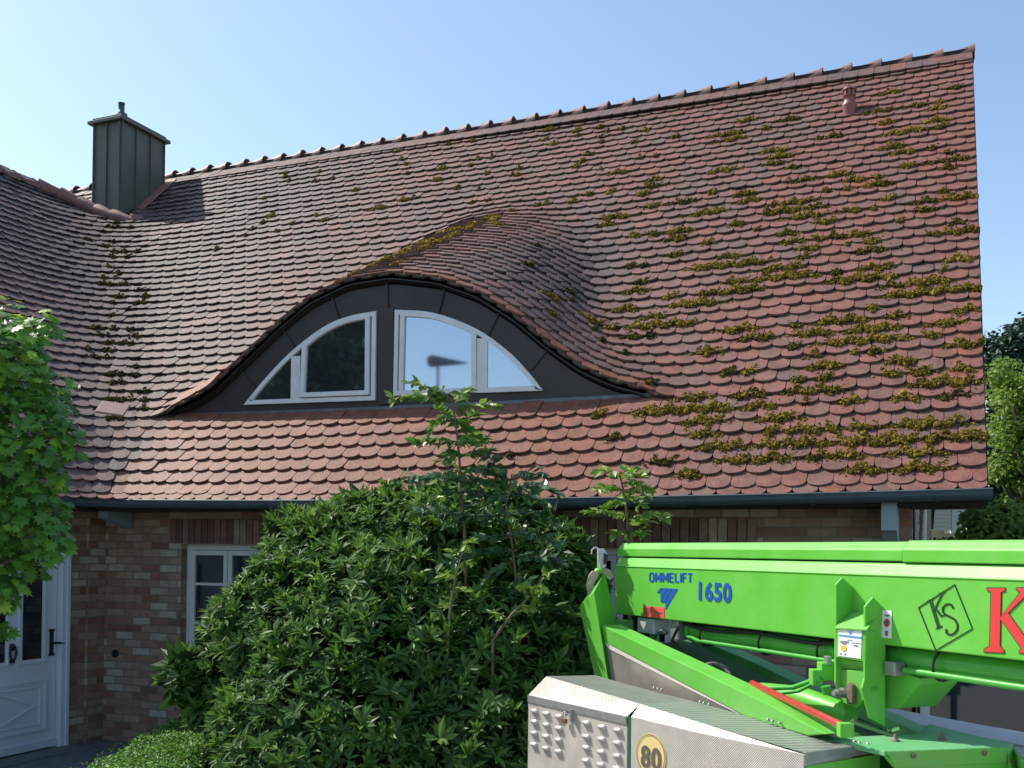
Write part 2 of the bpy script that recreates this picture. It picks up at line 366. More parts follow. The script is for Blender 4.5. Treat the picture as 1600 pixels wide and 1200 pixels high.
# one row bottom sits exactly on the dormer front
cs=[c for c in (np.arange(-1,60)*DC+(YF-.055-N0)%DC-0) if -.05<c<CM-.2];cs=[-.052]+cs
for ri,c in enumerate(cs):
    P,D=row(c);P2=rowpts(c+.02,D+.0)
    # perpendicular-ish neighbour line for the normal
    seg=np.linalg.norm(np.diff(P,axis=0),axis=1)
    x=P[1:,0];indorm=(x<-1.5)&(x>-7.55)&(P[1:,1]>YF-.10)
    extra=seg[indorm].sum();sc_=1.
    if extra>0 and c<5.0 and c+N0>YF-.095:
        base=(seg[indorm]>0).sum()*.02
        n=round((extra-base)/TW);sc_=(base+n*TW)/extra
    wseg=seg*np.where(indorm,sc_,1.);Dm=D[1:];inv=(np.abs(Dm)<1.1)&(c<=5.08);fv=1.;wseg=wseg*np.where(inv,1.25,1.)
    if c<=5.08 and inv.sum()>20:
        y_=P[1:,1];tot=wseg[y_>5.0].sum();vs_=wseg[inv].sum();want=round((tot-(ri%2)*TW/2-.0)/TW)*TW+(ri%2)*TW/2;fv=(vs_+want-tot)/vs_;wseg=wseg*np.where(inv,fv,1.)
    S=np.concatenate([[0],np.cumsum(wseg)])
    t=np.gradient(P,axis=0);tu=P2-P;nn=np.cross(tu,t);nn*=np.sign(nn[:,2:3]);
    rows.append((c,P,t,nn,S))
    s=np.arange(TW*.25 if ri%2 else TW/2,S[-1]-.1,TW)
    if ri%2: s=np.concatenate([s[:1],s[1:]-TW*.25+0]) if False else np.concatenate([[TW*.25],np.arange(TW,S[-1]-.1,TW)])
    pos=np.stack([np.interp(s,S,P[:,i]) for i in range(3)],1);tv=np.stack([np.interp(s,S,t[:,i]) for i in range(3)],1);nv=np.stack([np.interp(s,S,nn[:,i]) for i in range(3)],1)
    Rm=frames(-tv,nv)
    wid=np.where((pos[:,0]<-1.5)&(pos[:,0]>-7.55)&(pos[:,1]>YF-.10),1/sc_,1.)*np.where((np.abs(np.interp(s,S,D))<1.1)&(c<=5.08),1/fv/1.25,1.)
    if ri%2: wid[0]*=.5
    N=len(s)
    # per tile wobble
    rot=RNG.normal(0,.012,N);tilt=RNG.normal(0,.010,N)+.0;lif=RNG.normal(0,.002,N)
    flip=RNG.random(N)<.015;rot[flip]*=4;tilt[flip]+=.03
    X_,Y_,Z_=Rm[:,:,0].copy(),Rm[:,:,1].copy(),Rm[:,:,2].copy()
    Xn=X_*np.cos(rot)[:,None]+Y_*np.sin(rot)[:,None];Yn=-X_*np.sin(rot)[:,None]+Y_*np.cos(rot)[:,None]
    ls=np.linalg.norm(tu-(tu*t).sum(1,keepdims=True)*t/(t*t).sum(1,keepdims=True),axis=1)/.02/1.383;lss=np.where(np.interp(s,S,D)<.45,np.clip(np.interp(s,S,ls),1,1.4),1.) if c<5.08 else 1.+0*s;Yn=(Yn+Z_*tilt[:,None])*lss[:,None]
    Rm=np.stack([Xn*wid[:,None],Yn,Z_],2)
    # tile colours by place
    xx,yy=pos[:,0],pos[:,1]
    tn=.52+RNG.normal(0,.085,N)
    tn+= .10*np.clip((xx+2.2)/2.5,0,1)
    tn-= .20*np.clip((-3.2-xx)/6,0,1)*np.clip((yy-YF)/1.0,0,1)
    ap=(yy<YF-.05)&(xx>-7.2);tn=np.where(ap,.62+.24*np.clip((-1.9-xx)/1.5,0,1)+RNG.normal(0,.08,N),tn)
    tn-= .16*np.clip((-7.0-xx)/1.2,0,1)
    tn-= .42*np.exp(-((xx+3.6)/.65)**2)*np.exp(-((yy-9.8)/.95)**2)  # unlit right flank of the dormer hump darkened in the tile tint
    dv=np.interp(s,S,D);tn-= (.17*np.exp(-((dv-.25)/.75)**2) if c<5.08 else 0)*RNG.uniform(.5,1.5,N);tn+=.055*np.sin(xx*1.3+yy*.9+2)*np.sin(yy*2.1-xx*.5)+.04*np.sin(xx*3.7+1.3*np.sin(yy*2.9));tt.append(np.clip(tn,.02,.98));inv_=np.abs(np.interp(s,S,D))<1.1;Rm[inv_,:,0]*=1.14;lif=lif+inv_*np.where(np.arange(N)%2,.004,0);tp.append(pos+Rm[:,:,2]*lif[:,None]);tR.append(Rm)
TV,TF=tile_template(TW*.975,TL,.068)
TM=[1]*(len(TV)//2)+[0]*(len(TV)//2)  # underside vertices near black: edge dirt plus overlap shade put in the tint
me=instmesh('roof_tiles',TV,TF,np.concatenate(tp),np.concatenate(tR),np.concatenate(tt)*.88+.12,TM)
# --- roof part: boarded underlay + back slope, tiles are its covering
def grid_mesh(mb,lines,off=-.03):
    for A,B in zip(lines[:-1],lines[1:]):
        n=min(len(A),len(B));mb.add(list(A[:n]+[0,0,off])+list(B[:n]+[0,0,off]),[[i,i+1,i+1+n,i+n] for i in range(n-1)],True)
mb=MB();ln=[];
for c in [x for x in np.arange(YF-.05-N0,5.08,.12)]+[5.07]:
    D=np.concatenate([np.linspace(X0-.02-XE+c,-1.2,160),np.linspace(-1.2,-8,30)[1:]]);P=rowpts(c,D);P[:,1]=np.maximum(P[:,1],4.6);ln.append(P)
grid_mesh(mb,ln)
ln=[]
for c in np.linspace(-.02,YF-N0-.03,8):
    D=np.concatenate([np.linspace(X0-.02-XE+c,-1.2,160),np.linspace(-1.2,-8,30)[1:]]);P=rowpts(c,D);P[:,1]=np.maximum(P[:,1],4.6);P[:,2]=HE+c*T+sag(P[:,0])*np.clip(P[:,1]-N0+1,0,1);ln.append(P)
grid_mesh(mb,ln)
mb2=MB()
ln=[rowpts(c,np.linspace(X0-.02-XE+c,-10.5+c,60)) for c in(5.09,5.4,CM)]
grid_mesh(mb,ln)
yr=N0+CM;zr=HE+CM*T
mb.add([(X0-.02,yr,zr-.03),(-18,yr,zr-.03),(-18,yr+CM,HE),(XG+.02,yr+CM,HE)],[[0,1,2,3]])
XR=-12.55;ZR=7.45
mb.add([(XR,4.6,ZR),(XR,12.9,ZR),(XR-5.1,12.9,HE),(XR-5.1,4.6,HE)],[[0,1,2,3]])
roof=mb.build('roof',UNDER,house)
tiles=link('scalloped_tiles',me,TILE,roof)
# --- ridge course (long tiles just under the ridge)
mb=MB();pos=[];Rm=[];tn=[]
n=64;sv=np.arange(n)*TW+TW/2
c=CM-.30
pos=np.stack([X0-sv,np.full(n,N0+c),np.full(n,HE+c*T)],1)
tdir=np.tile([[1,0,0]],(n,1)).astype(float);nd=np.tile([[0,-math.sin(math.atan(T)),math.cos(math.atan(T))]],(n,1))
R_=frames(tdir,nd)
tv2,tf2=tile_template(TW*.97,.40,.03,lift=.05)
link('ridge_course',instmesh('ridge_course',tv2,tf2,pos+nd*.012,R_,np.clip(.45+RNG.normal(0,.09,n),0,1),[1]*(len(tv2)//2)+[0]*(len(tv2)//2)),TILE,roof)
# --- ridge caps: tapered half rounds
def ridge_caps(A,B,step,r0,r1,name,parent,curve=None):
    mb=MB();A=np.array(A,float);B=np.array(B,float);d=nrm(B-A);L=np.linalg.norm(B-A);side=nrm(np.cross(d,[0,0,1]));n=int(L/step)+1
    for i in range(n):
        p=A+d*i*step;q=p+d*(step+.05);rings=[]
        for (pt,r,h) in ((p,r1,.045+random.uniform(-.004,.004)),(p*.8+q*.2,r1*.93,.026),(p*.5+q*.5,r1*.84,.012),(q,r0,0)):
            for rr_ in (r,r-.016):
                rings.append([pt+side*math.cos(a)*rr_*1.1+np.array([0,0,1])*(math.sin(a)*rr_+h-.03) for a in np.linspace(-.25,math.pi+.25,11)])
        o=rings[::2];ii=rings[1::2]
        for a,b in zip(o[:-1],o[1:]): mb.loft(b,a,True)
        for a,b in zip(ii[:-1],ii[1:]): mb.loft(a,b,True)
        mb.loft(o[0],ii[0]);mb.loft(ii[-1],o[-1])
    return mb.build(name,RIDGE,parent)
ridge_caps((X0+.03,yr,zr-.035),(-17.5,yr,zr-.0),.345,.088,.106,'ridge_caps',roof)
ridge_caps((XR,4.6,ZR-.02),(XR+.05,11.6,ZR-.02),.345,.115,.085,'ridge_caps',roof)
# swept continuation of the wing ridge towards the valley
pts=cat_rom([(XR+.05,11.6,ZR),PL(95,304,(0,1,0),(0,11.85,0)),PL(122,316,(0,1,0),(0,11.98,0)),PL(150,329,(0,1,0),(0,12.03,0)),PL(178,339,(0,1,0),(0,12.03,0)),PL(205,346,(0,1,0),(0,12.06,0)),PL(240,346,(0,1,0),(0,12.3,0))],3)
mb=MB()
dist=np.concatenate([[0],np.cumsum(np.linalg.norm(np.diff(np.array(pts),axis=0),axis=1))]);nn_=int(dist[-1]/.28)
pp=np.stack([np.interp(np.linspace(0,dist[-1],nn_+1),dist,np.array(pts)[:,k]) for k in range(3)],1)
for i in range(nn_):
    a,b=pp[i],pp[i+1];mb.tube([a,a*.97+b*.03,a*.4+b*.6,b+(b-a)*.18],[.112,.114,.088,.072],12)
mb.build('valley_ridge_caps',RIDGE,roof)
mb=MB();mb.bb(-18,X0+.02,yr-.10,yr+.10,zr-.10,zr+.0);mb.build('ridge_board',UNDER,roof)
# --- verge board on the right gable edge
mb=MB()
a=np.array([X0-.006,N0-.02,HE-.03]);b=np.array([X0-.006,yr,zr-.01])
mb.prism([a,b,b+[0,0,-.10],a+[0,0,-.08]],(.012,0,0));mb.build('verge_board',UNDER,house)
# gable wall top under the verge
mb=MB()
mb.prism([(XG,YWALL,2.45),(XG,yr,zr-.20),(XG,yr+CM-.5,2.45)],(-.24,0,0));mb.build('gable_wall',BRICK,house,uvw=True)
mb=MB();mb.prism([(XG+.002,N0+.1,HE-.06),(XG+.002,yr,zr-.13),(XG+.002,yr,zr-.19),(XG+.002,N0+.1,HE-.13)],(X0-XG-.005,0,0));mb.build('verge_soffit',UNDER,house)
# --- moss
MOSSCL=[]
def roofinv(px,py):
    q=PL(px,py,(0,-T,1),(0,N0,HE));return q[0],q[1]-N0
man=[(1140,208,40),(1150,215,30),(1212,240,30),(1225,243,26),(970,270,22),(1245,320,40),(1230,330,40),(1260,345,40),(1310,283,22),(960,345,34),(958,300,10),(690,270,12),(685,285,14),(1390,235,26),(1440,205,14),
 (1420,265,20),(1290,350,24),(1330,340,20),(1365,300,22),(1500,322,30),(1170,320,30),(1090,470,34),(1080,475,20),(1160,515,34),(1185,525,20),(1270,530,40),(1330,535,60),(1380,528,40),(1480,510,30),(1500,465,40),(1440,445,30),(1460,460,44),(1340,440,50),(1370,520,36),
 (1010,510,50),(1040,512,40),(1110,545,26),(1020,640,30),(1015,655,34),(1060,645,34),(1090,650,50),(1120,640,40),(1095,665,30),(1190,640,34),(1220,650,40),(1120,700,40),(1160,715,36),(1250,695,50),(1340,690,50),(1400,690,50),(1280,575,24),(1270,610,14),(1330,640,18),(1390,600,20),(1470,600,44),(1500,605,30),(1420,625,24),(1440,665,30),(1480,665,30),(1510,700,36),(1430,720,44),(1300,675,14),(1210,670,16),(1440,740,40),(1350,735,30),(1080,740,22),(940,650,14),(430,340,10),(515,345,14),(1215,440,50),(1240,430,50),(1175,410,34),(1120,420,50),(1090,470,50),(1150,460,30),(1060,360,30),(1110,330,40),(1130,270,30),(1010,300,16),(860,205,14),(870,225,12),(900,210,10),(600,325,24),(630,320,14),(560,300,10),(990,375,14),(1060,395,16)]
def rowat(c):
    i=min(range(len(rows)),key=lambda k:abs(rows[k][0]-c));return i
def addclump(x,c,wid,dense,dark):
    i=rowat(c);c0,P,t,nn,S=rows[i]
    j=np.argmin(np.abs(P[:,0]-x)+ (np.abs(P[:,1]-(N0+c))));MOSSCL.append((i,S[j],wid,dense,dark))
for px,py,wpx in man:
    x,c=roofinv(px,py);addclump(x,c,wpx/120*(1.0+.10*c),1.5,.8)
    if wpx>=44: addclump(x+RNG.normal(0,.08),c+.12,wpx/190,1.2,.75)
for _ in range(330):
    x=X0-RNG.random()**1.25*3.9-.05;c=RNG.uniform(.2,5.0)
    dn=math.exp(-((x+.9)/1.5)**2)*(.35+.65*math.exp(-((c-2.1)/1.5)**2))+.10
    if RNG.random()<dn: addclump(x,c,RNG.uniform(.05,.34),1.0,RNG.uniform(.35,.95))
for _ in range(60):      # sparse upper middle
    x=RNG.uniform(-9.5,-3);c=RNG.uniform(3.4,5.5)
    addclump(x,c,RNG.uniform(.03,.14),.6,RNG.uniform(.4,.9))
for _ in range(60):      # dormer crest
    c=RNG.uniform(1.0,3.4);x=-5.0-.35*(1-(c-1)/2.4)+RNG.normal(0,.22);addclump(x,c,RNG.uniform(.05,.22),.8,RNG.uniform(.8,1.2))
for _ in range(16):
    c=RNG.uniform(1.1,2.9);x=RNG.uniform(-4.2,-2.2);addclump(x,c,RNG.uniform(.05,.16),.8,RNG.uniform(0,.4))
for _ in range(75):      # valley, dark
    c=RNG.uniform(.8,4.9);i=rowat(c);c0,P,t,nn,S=rows[i];k=np.argmin(np.abs((P[:,1]-N0)-(XE-P[:,0])-.35));MOSSCL.append((i,S[k]+RNG.normal(0,.22),RNG.uniform(.05,.22),.7,RNG.uniform(0,.3)))
mp=[];ms=[];mt=[]
for (i,s0,wid,dense,dark) in MOSSCL:
    c0,P,t,nn,S=rows[i];n=int(30+wid*760*dense)
    s=s0+RNG.normal(0,wid*.42,n)
    # sit along the scallop: lower edge follows the arc
    ph=((s+(0 if i%2 else TW/2))%TW)/TW; arcy=.062*(1-np.abs(np.sin(math.pi*ph))**.85)
    pos=np.stack([np.interp(s,S,P[:,k]) for k in range(3)],1);tv=np.stack([np.interp(s,S,t[:,k]) for k in range(3)],1);nv=np.stack([np.interp(s,S,nn[:,k]) for k in range(3)],1)
    R_=frames(-tv,nv);h=RNG.random(n)
    fall=np.exp(-((s-s0)/(wid*.6))**2)
    pos=pos+R_[:,:,1]*(arcy-.022+RNG.normal(.006,.024,n))[:,None]+R_[:,:,2]*(.034+.040*h*fall)[:,None]
    sel=RNG.random(n)<.75+.25*fall
    mp.append(pos[sel]);mt.append(np.clip(dark*.7+.45*h+RNG.normal(0,.16,n)-.22,0,1)[sel]);ms.append((np.exp(RNG.normal(-4.88,.34,n))*(.65+.7*fall))[sel])
mp=np.concatenate(mp);mt=np.concatenate(mt);ms=np.concatenate(ms)
def randrot(n):
    q=RNG.normal(size=(n,4));q/=np.linalg.norm(q,axis=1,keepdims=True);a,b,c,d=q.T
    return np.stack([np.stack([1-2*(c*c+d*d),2*(b*c-a*d),2*(b*d+a*c)],1),np.stack([2*(b*c+a*d),1-2*(b*b+d*d),2*(c*d-a*b)],1),np.stack([2*(b*d-a*c),2*(c*d+a*b),1-2*(b*b+c*c)],1)],1)
TVm=[(1.5,0,0),(-1,.5,0),(-.6,-.9,.2),(0,.1,1.3),(.1,0,-.9),(.5,1.2,.1)]
TFm=[[0,5,3],[5,1,3],[1,2,3],[2,0,3],[5,0,4],[1,5,4],[2,1,4],[0,2,4]]
mo=link('moss_patches',instmesh('moss',TVm,TFm,mp,randrot(len(mp))*ms[:,None,None],mt),MOSS,roof);mo['kind']='stuff'
# ---------------------------------------------------------------- dormer
dorm=None
def D3(px,py,y=YF): 
    return PL(px,py,(0,1,0),(0,y,0))
xs=np.linspace(-7.75,-1.75,90)
zb=HE+(YF-N0)*T-.03
top=[(x,YF,HE+(YF-.055-N0)*T+float(hump(np.array([x]),np.array([YF-.02]))[0])+float(sag(np.array(x)))-.035) for x in xs]
mb=MB();mb.prism([p for p in top]+[(xs[-1],YF,zb-.2),(xs[0],YF,zb-.2)],(0,.05,0))
dorm=mb.build('dormer_front',DARKSHEET,house)
# closed soffit between arch tiles and the face
mb=MB();A=[];B=[]
for x in np.linspace(-7.7,-1.8,110):
    z=HE+(YF-.055-N0)*T+float(hump(np.array([x]),np.array([YF-.055]))[0])+float(sag(np.array(x)))
    A.append((x,YF-.055,z-.004));B.append((x,YF+.06,z-.0));
A=np.array(A);B=np.array(B)
mb.loft(A-[0,0,.010],B-[0,0,.05],True);mb.loft(A,A-[0,0,.010],True)
mb.build('arch_soffit',DARKSHEET,dorm)
# second layer of tiles at the arch edge
cD=YF-.055-N0
i=rowat(cD);c0,P,t,nn,S=rows[i];s=np.arange(TW*(.5 if i%2 else 1.0),S[-1]-.2,TW)
pos=np.stack([np.interp(s,S,P[:,k]) for k in range(3)],1);tv=np.stack([np.interp(s,S,t[:,k]) for k in range(3)],1);nv=np.stack([np.interp(s,S,nn[:,k]) for k in range(3)],1)
sel=(pos[:,0]>-7.3)&(pos[:,0]<-2.1);R_=frames(-tv[sel],nv[sel])
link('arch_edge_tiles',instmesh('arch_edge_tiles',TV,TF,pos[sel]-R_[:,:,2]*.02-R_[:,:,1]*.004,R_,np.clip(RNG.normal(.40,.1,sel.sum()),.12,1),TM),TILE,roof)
# standing seams (radial) as sub-parts of the front
seams=[((92,455+60),(145,590)),]
for a,b in [((374,575),(400,605)),((437,508),(460,540)),((520,465),(531,502)),((605.5,437),(606.5,484)),((695,452),(686,489)),((782,485),(763,524)),((858,543),(829,580))]:
    p,q=D3(*a,YF),D3(*b,YF);d=nrm(q-p);s_=np.cross(d,[0,1,0]);m_=(p+q)/2
    mb=MB();mb.box(m_+np.array([0,-.008,0]),(np.linalg.norm(q-p)/2,.010,.007),d,(0,1,0),s_);mb.build('seam',DARKSHEET,dorm)
# flashing along the foot
mb=MB()
xa,xb=-7.45,-1.95
zf=lambda x:HE+(YF-.02-N0)*T+float(sag(np.array(x)))
n=40;A=[(x,YF-.13,zf(x)-.13+.052+ (0.006*math.sin(x*23))) for x in np.linspace(xa,xb,n)];B=[(x,YF-.01,zf(x)+.02) for x in np.linspace(xa,xb,n)];Cc=[(x,YF-.012,zf(x)+.075) for x in np.linspace(xa,xb,n)]
mb.loft(A,B);mb.loft(B,Cc);mb.loft([(p[0],p[1],p[2]-.02) for p in A],A)
mb.build('lead_flashing',LEAD,dorm)
# --- windows
def inset(P,w):
    """inset polygon in xz-plane"""
    P=[np.array(p,float) for p in P];n=len(P);out=[]
    ar=sum(P[i][0]*P[(i+1)%n][2]-P[(i+1)%n][0]*P[i][2] for i in range(n));sg=1 if ar>0 else -1
    for i in range(n):
        a,b,c=P[i-1],P[i],P[(i+1)%n];d1=nrm([b[0]-a[0],b[2]-a[2]]);d2=nrm([c[0]-b[0],c[2]-b[2]])
        n1=np.array([-d1[1],d1[0]])*sg;n2=np.array([-d2[1],d2[0]])*sg
        mi=n1+n2;mi/=max(.18,(mi@mi)/2) if (mi@mi)>0 else 1
        wd=w
        out.append(np.array([b[0]+mi[0]*wd,b[1],b[2]+mi[1]*wd]))
    return out
def poly(pts,y=YF-.035): return [D3(x,y_,YF)*[1,0,1]+[0,y,0] for x,y_ in pts]
def winpoly(arc_pts,rest,n=4):
    return [tuple(p) for p in cat_rom(arc_pts,n)]+rest
wl=thing  # placeholder name kept short
def dormer_window(outer,trib,sash,fixsplit):
    O=poly(outer);fr=MB();fr.ring(O,inset(O,.042),(0,.045,0))
    w_=fr.build('window',WHITE,house)
    pane=MB();pane.prism([p+[0,.022,0] for p in inset(O,.03)],(0,.012,0));
    # post between fixed light and sash
    a,b=D3(*fixsplit[0],YF),D3(*fixsplit[1],YF)
    x=(a[0]+b[0])/2;hw=abs(b[0]-a[0])/2
    MB().bb(x-hw,x+hw,YF-.033,YF+.008,b[2],a[2]).build('window_post',WHITE,w_)
    So=poly(sash,YF-.05);MB().ring(So,inset(So,.045),(0,.04,0)).build('sash',WHITE,w_,bevel=.004)
    Sp=[p+[0,.025,0] for p in inset(So,.035)]
    MB().prism(Sp,(0,.01,0)).build('pane',GLASS_DORM,w_)
    Tp=[p+[0,.012,0] for p in inset(poly(trib),.004)]
    MB().prism(Tp,(0,.008,0)).build('pane',GLASS_DORM,w_)
    return w_
wa=dormer_window(winpoly([(384,633),(415,595),(455,553),(505,514),(545,496),(590,487)],[(588.5,626)]),
  [(402,627)]+[(430,590),(457,560)]+[(456,625)],
  winpoly([(476,539),(505,517),(540,500),(581,491)],[(580,618),(472,622)]),[(458,558),(471,626)])
wb=dormer_window(winpoly([(619.5,485),(680,490),(745,514),(795,549),(828,583),(850,611)],[(617,619)]),
  [(764,528),(800,558),(838,604),(763,607)],
  winpoly([(629,488),(675,491),(715,503),(747,518)],[(747,614),(626,619)]),[(748,530),(763,613)])
for w_ in(wa,wb): pass
wa['label']='left arched white dormer window reflecting dark trees';wb['label']='right arched white dormer window reflecting blue sky'
# cladded post between both windows
a,b=D3(592,484),D3(617,632);MB().bb(a[0]+.01,b[0]-.01,YF-.03,YF,b[2],a[2]).build('centre_post',DARKSHEET,dorm,bevel=.004)
# ---------------------------------------------------------------- walls
def wall_y(mb,x0,x1,z0,z1,holes,y=YWALL,th=.3):
    xs_=sorted({x0,x1,*[h[0] for h in holes],*[h[1] for h in holes]})
    for a,b in zip(xs_[:-1],xs_[1:]):
        hs=sorted([h for h in holes if h[0]<=a+1e-6 and h[1]>=b-1e-6],key=lambda h:h[2]);z=z0
        for h in hs:
            if h[2]>z: mb.bb(a,b,y,y+th,z,h[2])
            z=h[3]
        if z1>z: mb.bb(a,b,y,y+th,z,z1)
W1=(-6.84,-5.42,.95,2.134);W2=(-3.45,-1.52,.95,2.134)
mb=MB();wall_y(mb,XW-.3,XG,.1,2.62,[W1,W2]);mb.build('front_wall',BRICK,house,uvw=True)
mb=MB();mb.bb(XG-.3,XG,YWALL+.301,yr+CM-.5,.1,2.449);mb.build('side_wall',BRICK,house,uvw=True)
mb=MB();mb.bb(-17,XG-.31,yr+CM-.7,yr+CM-.4,.1,2.6);mb.build('rear_wall',BRICK,house,uvw=True)
# wing wall with door opening
DY0,DY1,DZ1=6.02,7.70,2.06
mb=MB();mb.bb(XW-.3,XW,DY1,YWALL-.001,.1,2.62);mb.bb(XW-.3,XW,DY0,DY1,DZ1,2.62);mb.bb(XW-.3,XW,4.9,DY0,.1,2.62)
mb.bb(XW-.01,XW+.032,7.93,YWALL-.002,.1,2.62)
mb.build('wing_wall',BRICK,house,uvw=True)
mb=MB();mb.bb(-17.5,XW-.31,4.9,5.2,.1,2.6);mb.prism([(XR-4.6,4.9,2.6),(XR+4.4,4.9,2.6),(XR,4.9,ZR-.3)],(0,.2,0));mb.build('wing_gable',BRICK,house,uvw=True)
# dark interior backs so no light leaks
mb=MB();mb.bb(-7.4,-.6,YWALL+.9,YWALL+.92,.2,2.4);mb.bb(XW-1.0,XW-.98,5.3,8.1,.2,2.4);mb.build('interior_wall',mat('dark_interior',(.03,.035,.045),.9),house)
# soldier courses as real bricks
def soldiers(x0,x1,z0,z1):
    n=int((x1-x0)/.0745);p=[];
    x=np.arange(n)*.0745+x0+.037;pos=np.stack([x,np.full(n,YWALL-.012),np.full(n,(z0+z1)/2)],1)
    Vb=[(i,j,k) for k in(-1,1) for j in(-1,1) for i in(-1,1)];Fb=[[0,2,3,1],[4,5,7,6],[0,1,5,4],[2,6,7,3],[0,4,6,2],[1,3,7,5]]
    R_=np.zeros((n,3,3));R_[:,0,0]=.0325;R_[:,1,1]=.013;R_[:,2,2]=(z1-z0)/2-.004
    link('soldier_course',instmesh('soldier_course',Vb,Fb,pos,R_,np.clip(RNG.choice([.05,.35,.6,.95],n,p=[.3,.3,.2,.2])+RNG.normal(0,.07,n),0,1)),SOLD,house)
soldiers(W1[0]-.12,W1[1]+.12,2.137,2.37);soldiers(-4.25,-1.30,2.137,2.37)
# windows in front wall
def house_window(W,nx,muntins):
    x0,x1,z0,z1=W;y=YWALL+.085
    O=[np.array(p) for p in((x0,y,z0),(x1,y,z0),(x1,y,z1),(x0,y,z1))]
    w_=MB().ring(O,inset(O,.055),(0,.07,0)).build('window',WHITE,house)
    xi=np.linspace(x0+.055,x1-.055,nx+1)
    for i in range(nx):
        a,b=xi[i]+.004,xi[i+1]-.004;Q=[np.array(p) for p in((a,y-.012,z0+.06),(b,y-.012,z0+.06),(b,y-.012,z1-.06),(a,y-.012,z1-.06))]
        MB().ring(Q,inset(Q,.045),(0,.05,0)).build('sash',WHITE,w_)
        MB().bb(a+.04,b-.04,y+.012,y+.02,z0+.1,z1-.1).build('pane',GLASS,w_)
        for z in muntins: MB().bb(a+.045,b-.045,y-.004,y+.010,z-.013,z+.013).build('glazing_bar',WHITE,w_)
    # curtain strips seen inside
    MB().bb(x0+.12,x0+.16,y+.10,y+.13,z0+.1,z1-.1).build('curtain',mat('green_curtain',(.05,.12,.07),.9),w_)
    MB().bb(x0-.03,x1+.03,YWALL-.03,YWALL+.085,z0-.05,z0-.002).build('window_sill',LEAD,w_)
    return w_
house_window(W1,3,[1.37,1.75]);house_window(W2,4,[1.37,1.75])
# small round vent in the brickwork
vp=PL(181,1021,(0,1,0),(0,YWALL,0));mb=MB();mb.lathe(vp+[0,0,0],[(.030,.0),(.038,0),(.038,.02),(.026,.022),(.026,.004)],(0,-1,0),16);mb.build('wall_vent',BLACK,house)
mb=MB();q=PL(252,981,(0,1,0),(0,YWALL,0));
# ---- door
dr=MB();y0,y1=DY0,DY1;xf=XW-.05
def DX(px,py,x=XW-.05): return PL(px,py,(1,0,0),(x,0,0))
mb=MB();mb.bb(XW-.14,XW+.012,y1-.075,y1+.02,.17,DZ1);mb.bb(XW-.14,XW+.012,y0,y0+.075,.17,DZ1);mb.bb(XW-.14,XW+.012,y0,y1+.02,DZ1-.0,DZ1+.085)
mb.bb(XW+.010,XW+.024,y1-.02,y1+.02,.17,DZ1+.085)
fr=mb.build('door_frame',DOORW,house,bevel=.006)
ly0,ly1=y0+.085,y1-.085;ym=(ly0+ly1)/2
mid=6.98
door=MB().bb(xf-.05,xf,ly0,ly1,.20,DZ1-.01).build('front_door',DOORW,house)
p=DX(33,1033);q=DX(67,896);gy0,gy1=p[1],q[1];gz0=p[2]
def molding(y0_,y1_,z0_,z1_,w=.02,d=.014,name='door_moulding'):
    mb=MB()
    for k,(ins,dd) in enumerate(((0,d),(w,d*.5))):
        O=[np.array(v) for v in((xf,y0_+ins,z0_+ins),(xf,y1_-ins,z0_+ins),(xf,y1_-ins,z1_-ins),(xf,y0_+ins,z1_-ins))]
        I=[np.array(v) for v in((xf,y0_+ins+w,z0_+ins+w),(xf,y1_-ins-w,z0_+ins+w),(xf,y1_-ins-w,z1_-ins-w),(xf,y0_+ins+w,z1_-ins-w))]
        mb.ring(O,I,(dd,0,0))
    return mb.build(name,DOORW,door)
gw=gy1-gy0
for a in(gy0,gy0-gw-.18,):
    MB().bb(xf-.002,xf+.003,a,a+gw,gz0,1.92).build('door_glass',GLASS,door);molding(a-.035,a+gw+.035,gz0-.035,1.955)
p=DX(71,1140);q=DX(0,1061)
py1=p[1];py0=py1-2*(py1-mid) ;pz0,pz1=p[2],PL(71,1061,(1,0,0),(xf,0,0))[2]
molding(py0,py1,pz0,pz1);molding(py0+.07,py1-.07,pz0+.06,pz1-.06,.01,.01)
cy,cz=(py0+py1)/2,(pz0+pz1)/2;hw,hh=(py1-py0)/2-.13,(pz1-pz0)/2-.09
O=[np.array(v) for v in((xf,cy-hw,cz),(xf,cy,cz-hh),(xf,cy+hw,cz),(xf,cy,cz+hh))];I=[np.array(v) for v in((xf,cy-hw+.02,cz),(xf,cy,cz-hh+.012),(xf,cy+hw-.02,cz),(xf,cy,cz+hh-.012))]
MB().ring(O,I,(.012,0,0)).build('diamond_moulding',DOORW,door)
MB().bb(xf-.001,xf+.025,ly0,ly1,.20,.27).build('kick_rail',DOORW,door)
# handle and knocker
p=DX(80,1006);mb=MB();mb.bb(xf,xf+.008,p[1]-.022,p[1]+.022,p[2]-.11,p[2]+.13);mb.box(p+[.006,0,.13],(.004,.033,.012));mb.box(p+[.006,0,-.10],(.004,.033,.012))
mb.tube([p+[0,0,.01],p+[.05,0,.01],p+[.055,.02,.01],p+[.055,.11,0]],[.012,.012,.011,.009],8);mb.build('door_handle',BLACK,door)
p=DX(17,1018);mb=MB();mb.lathe(p+[0,0,.04],[(.03,0),(.034,.02),(.02,.035),(.004,.04)],(1,0,0),12)
mb.tube([p+[.02,-.02,.05],p+[.03,-.035,0],p+[.03,-.025,-.06],p+[.03,0,-.09],p+[.03,.025,-.06],p+[.03,.035,0],p+[.02,.02,.05]],.011,8);mb.lathe(p+[.0,0,-.09],[(.018,0),(.02,.03),(.01,.045)],(1,0,0),10);mb.build('door_knocker',BLACK,door)
MB().bb(XW,XW+.28,y0-.1,y1+.1,.16,.19).build('door_step',PAVE,house)
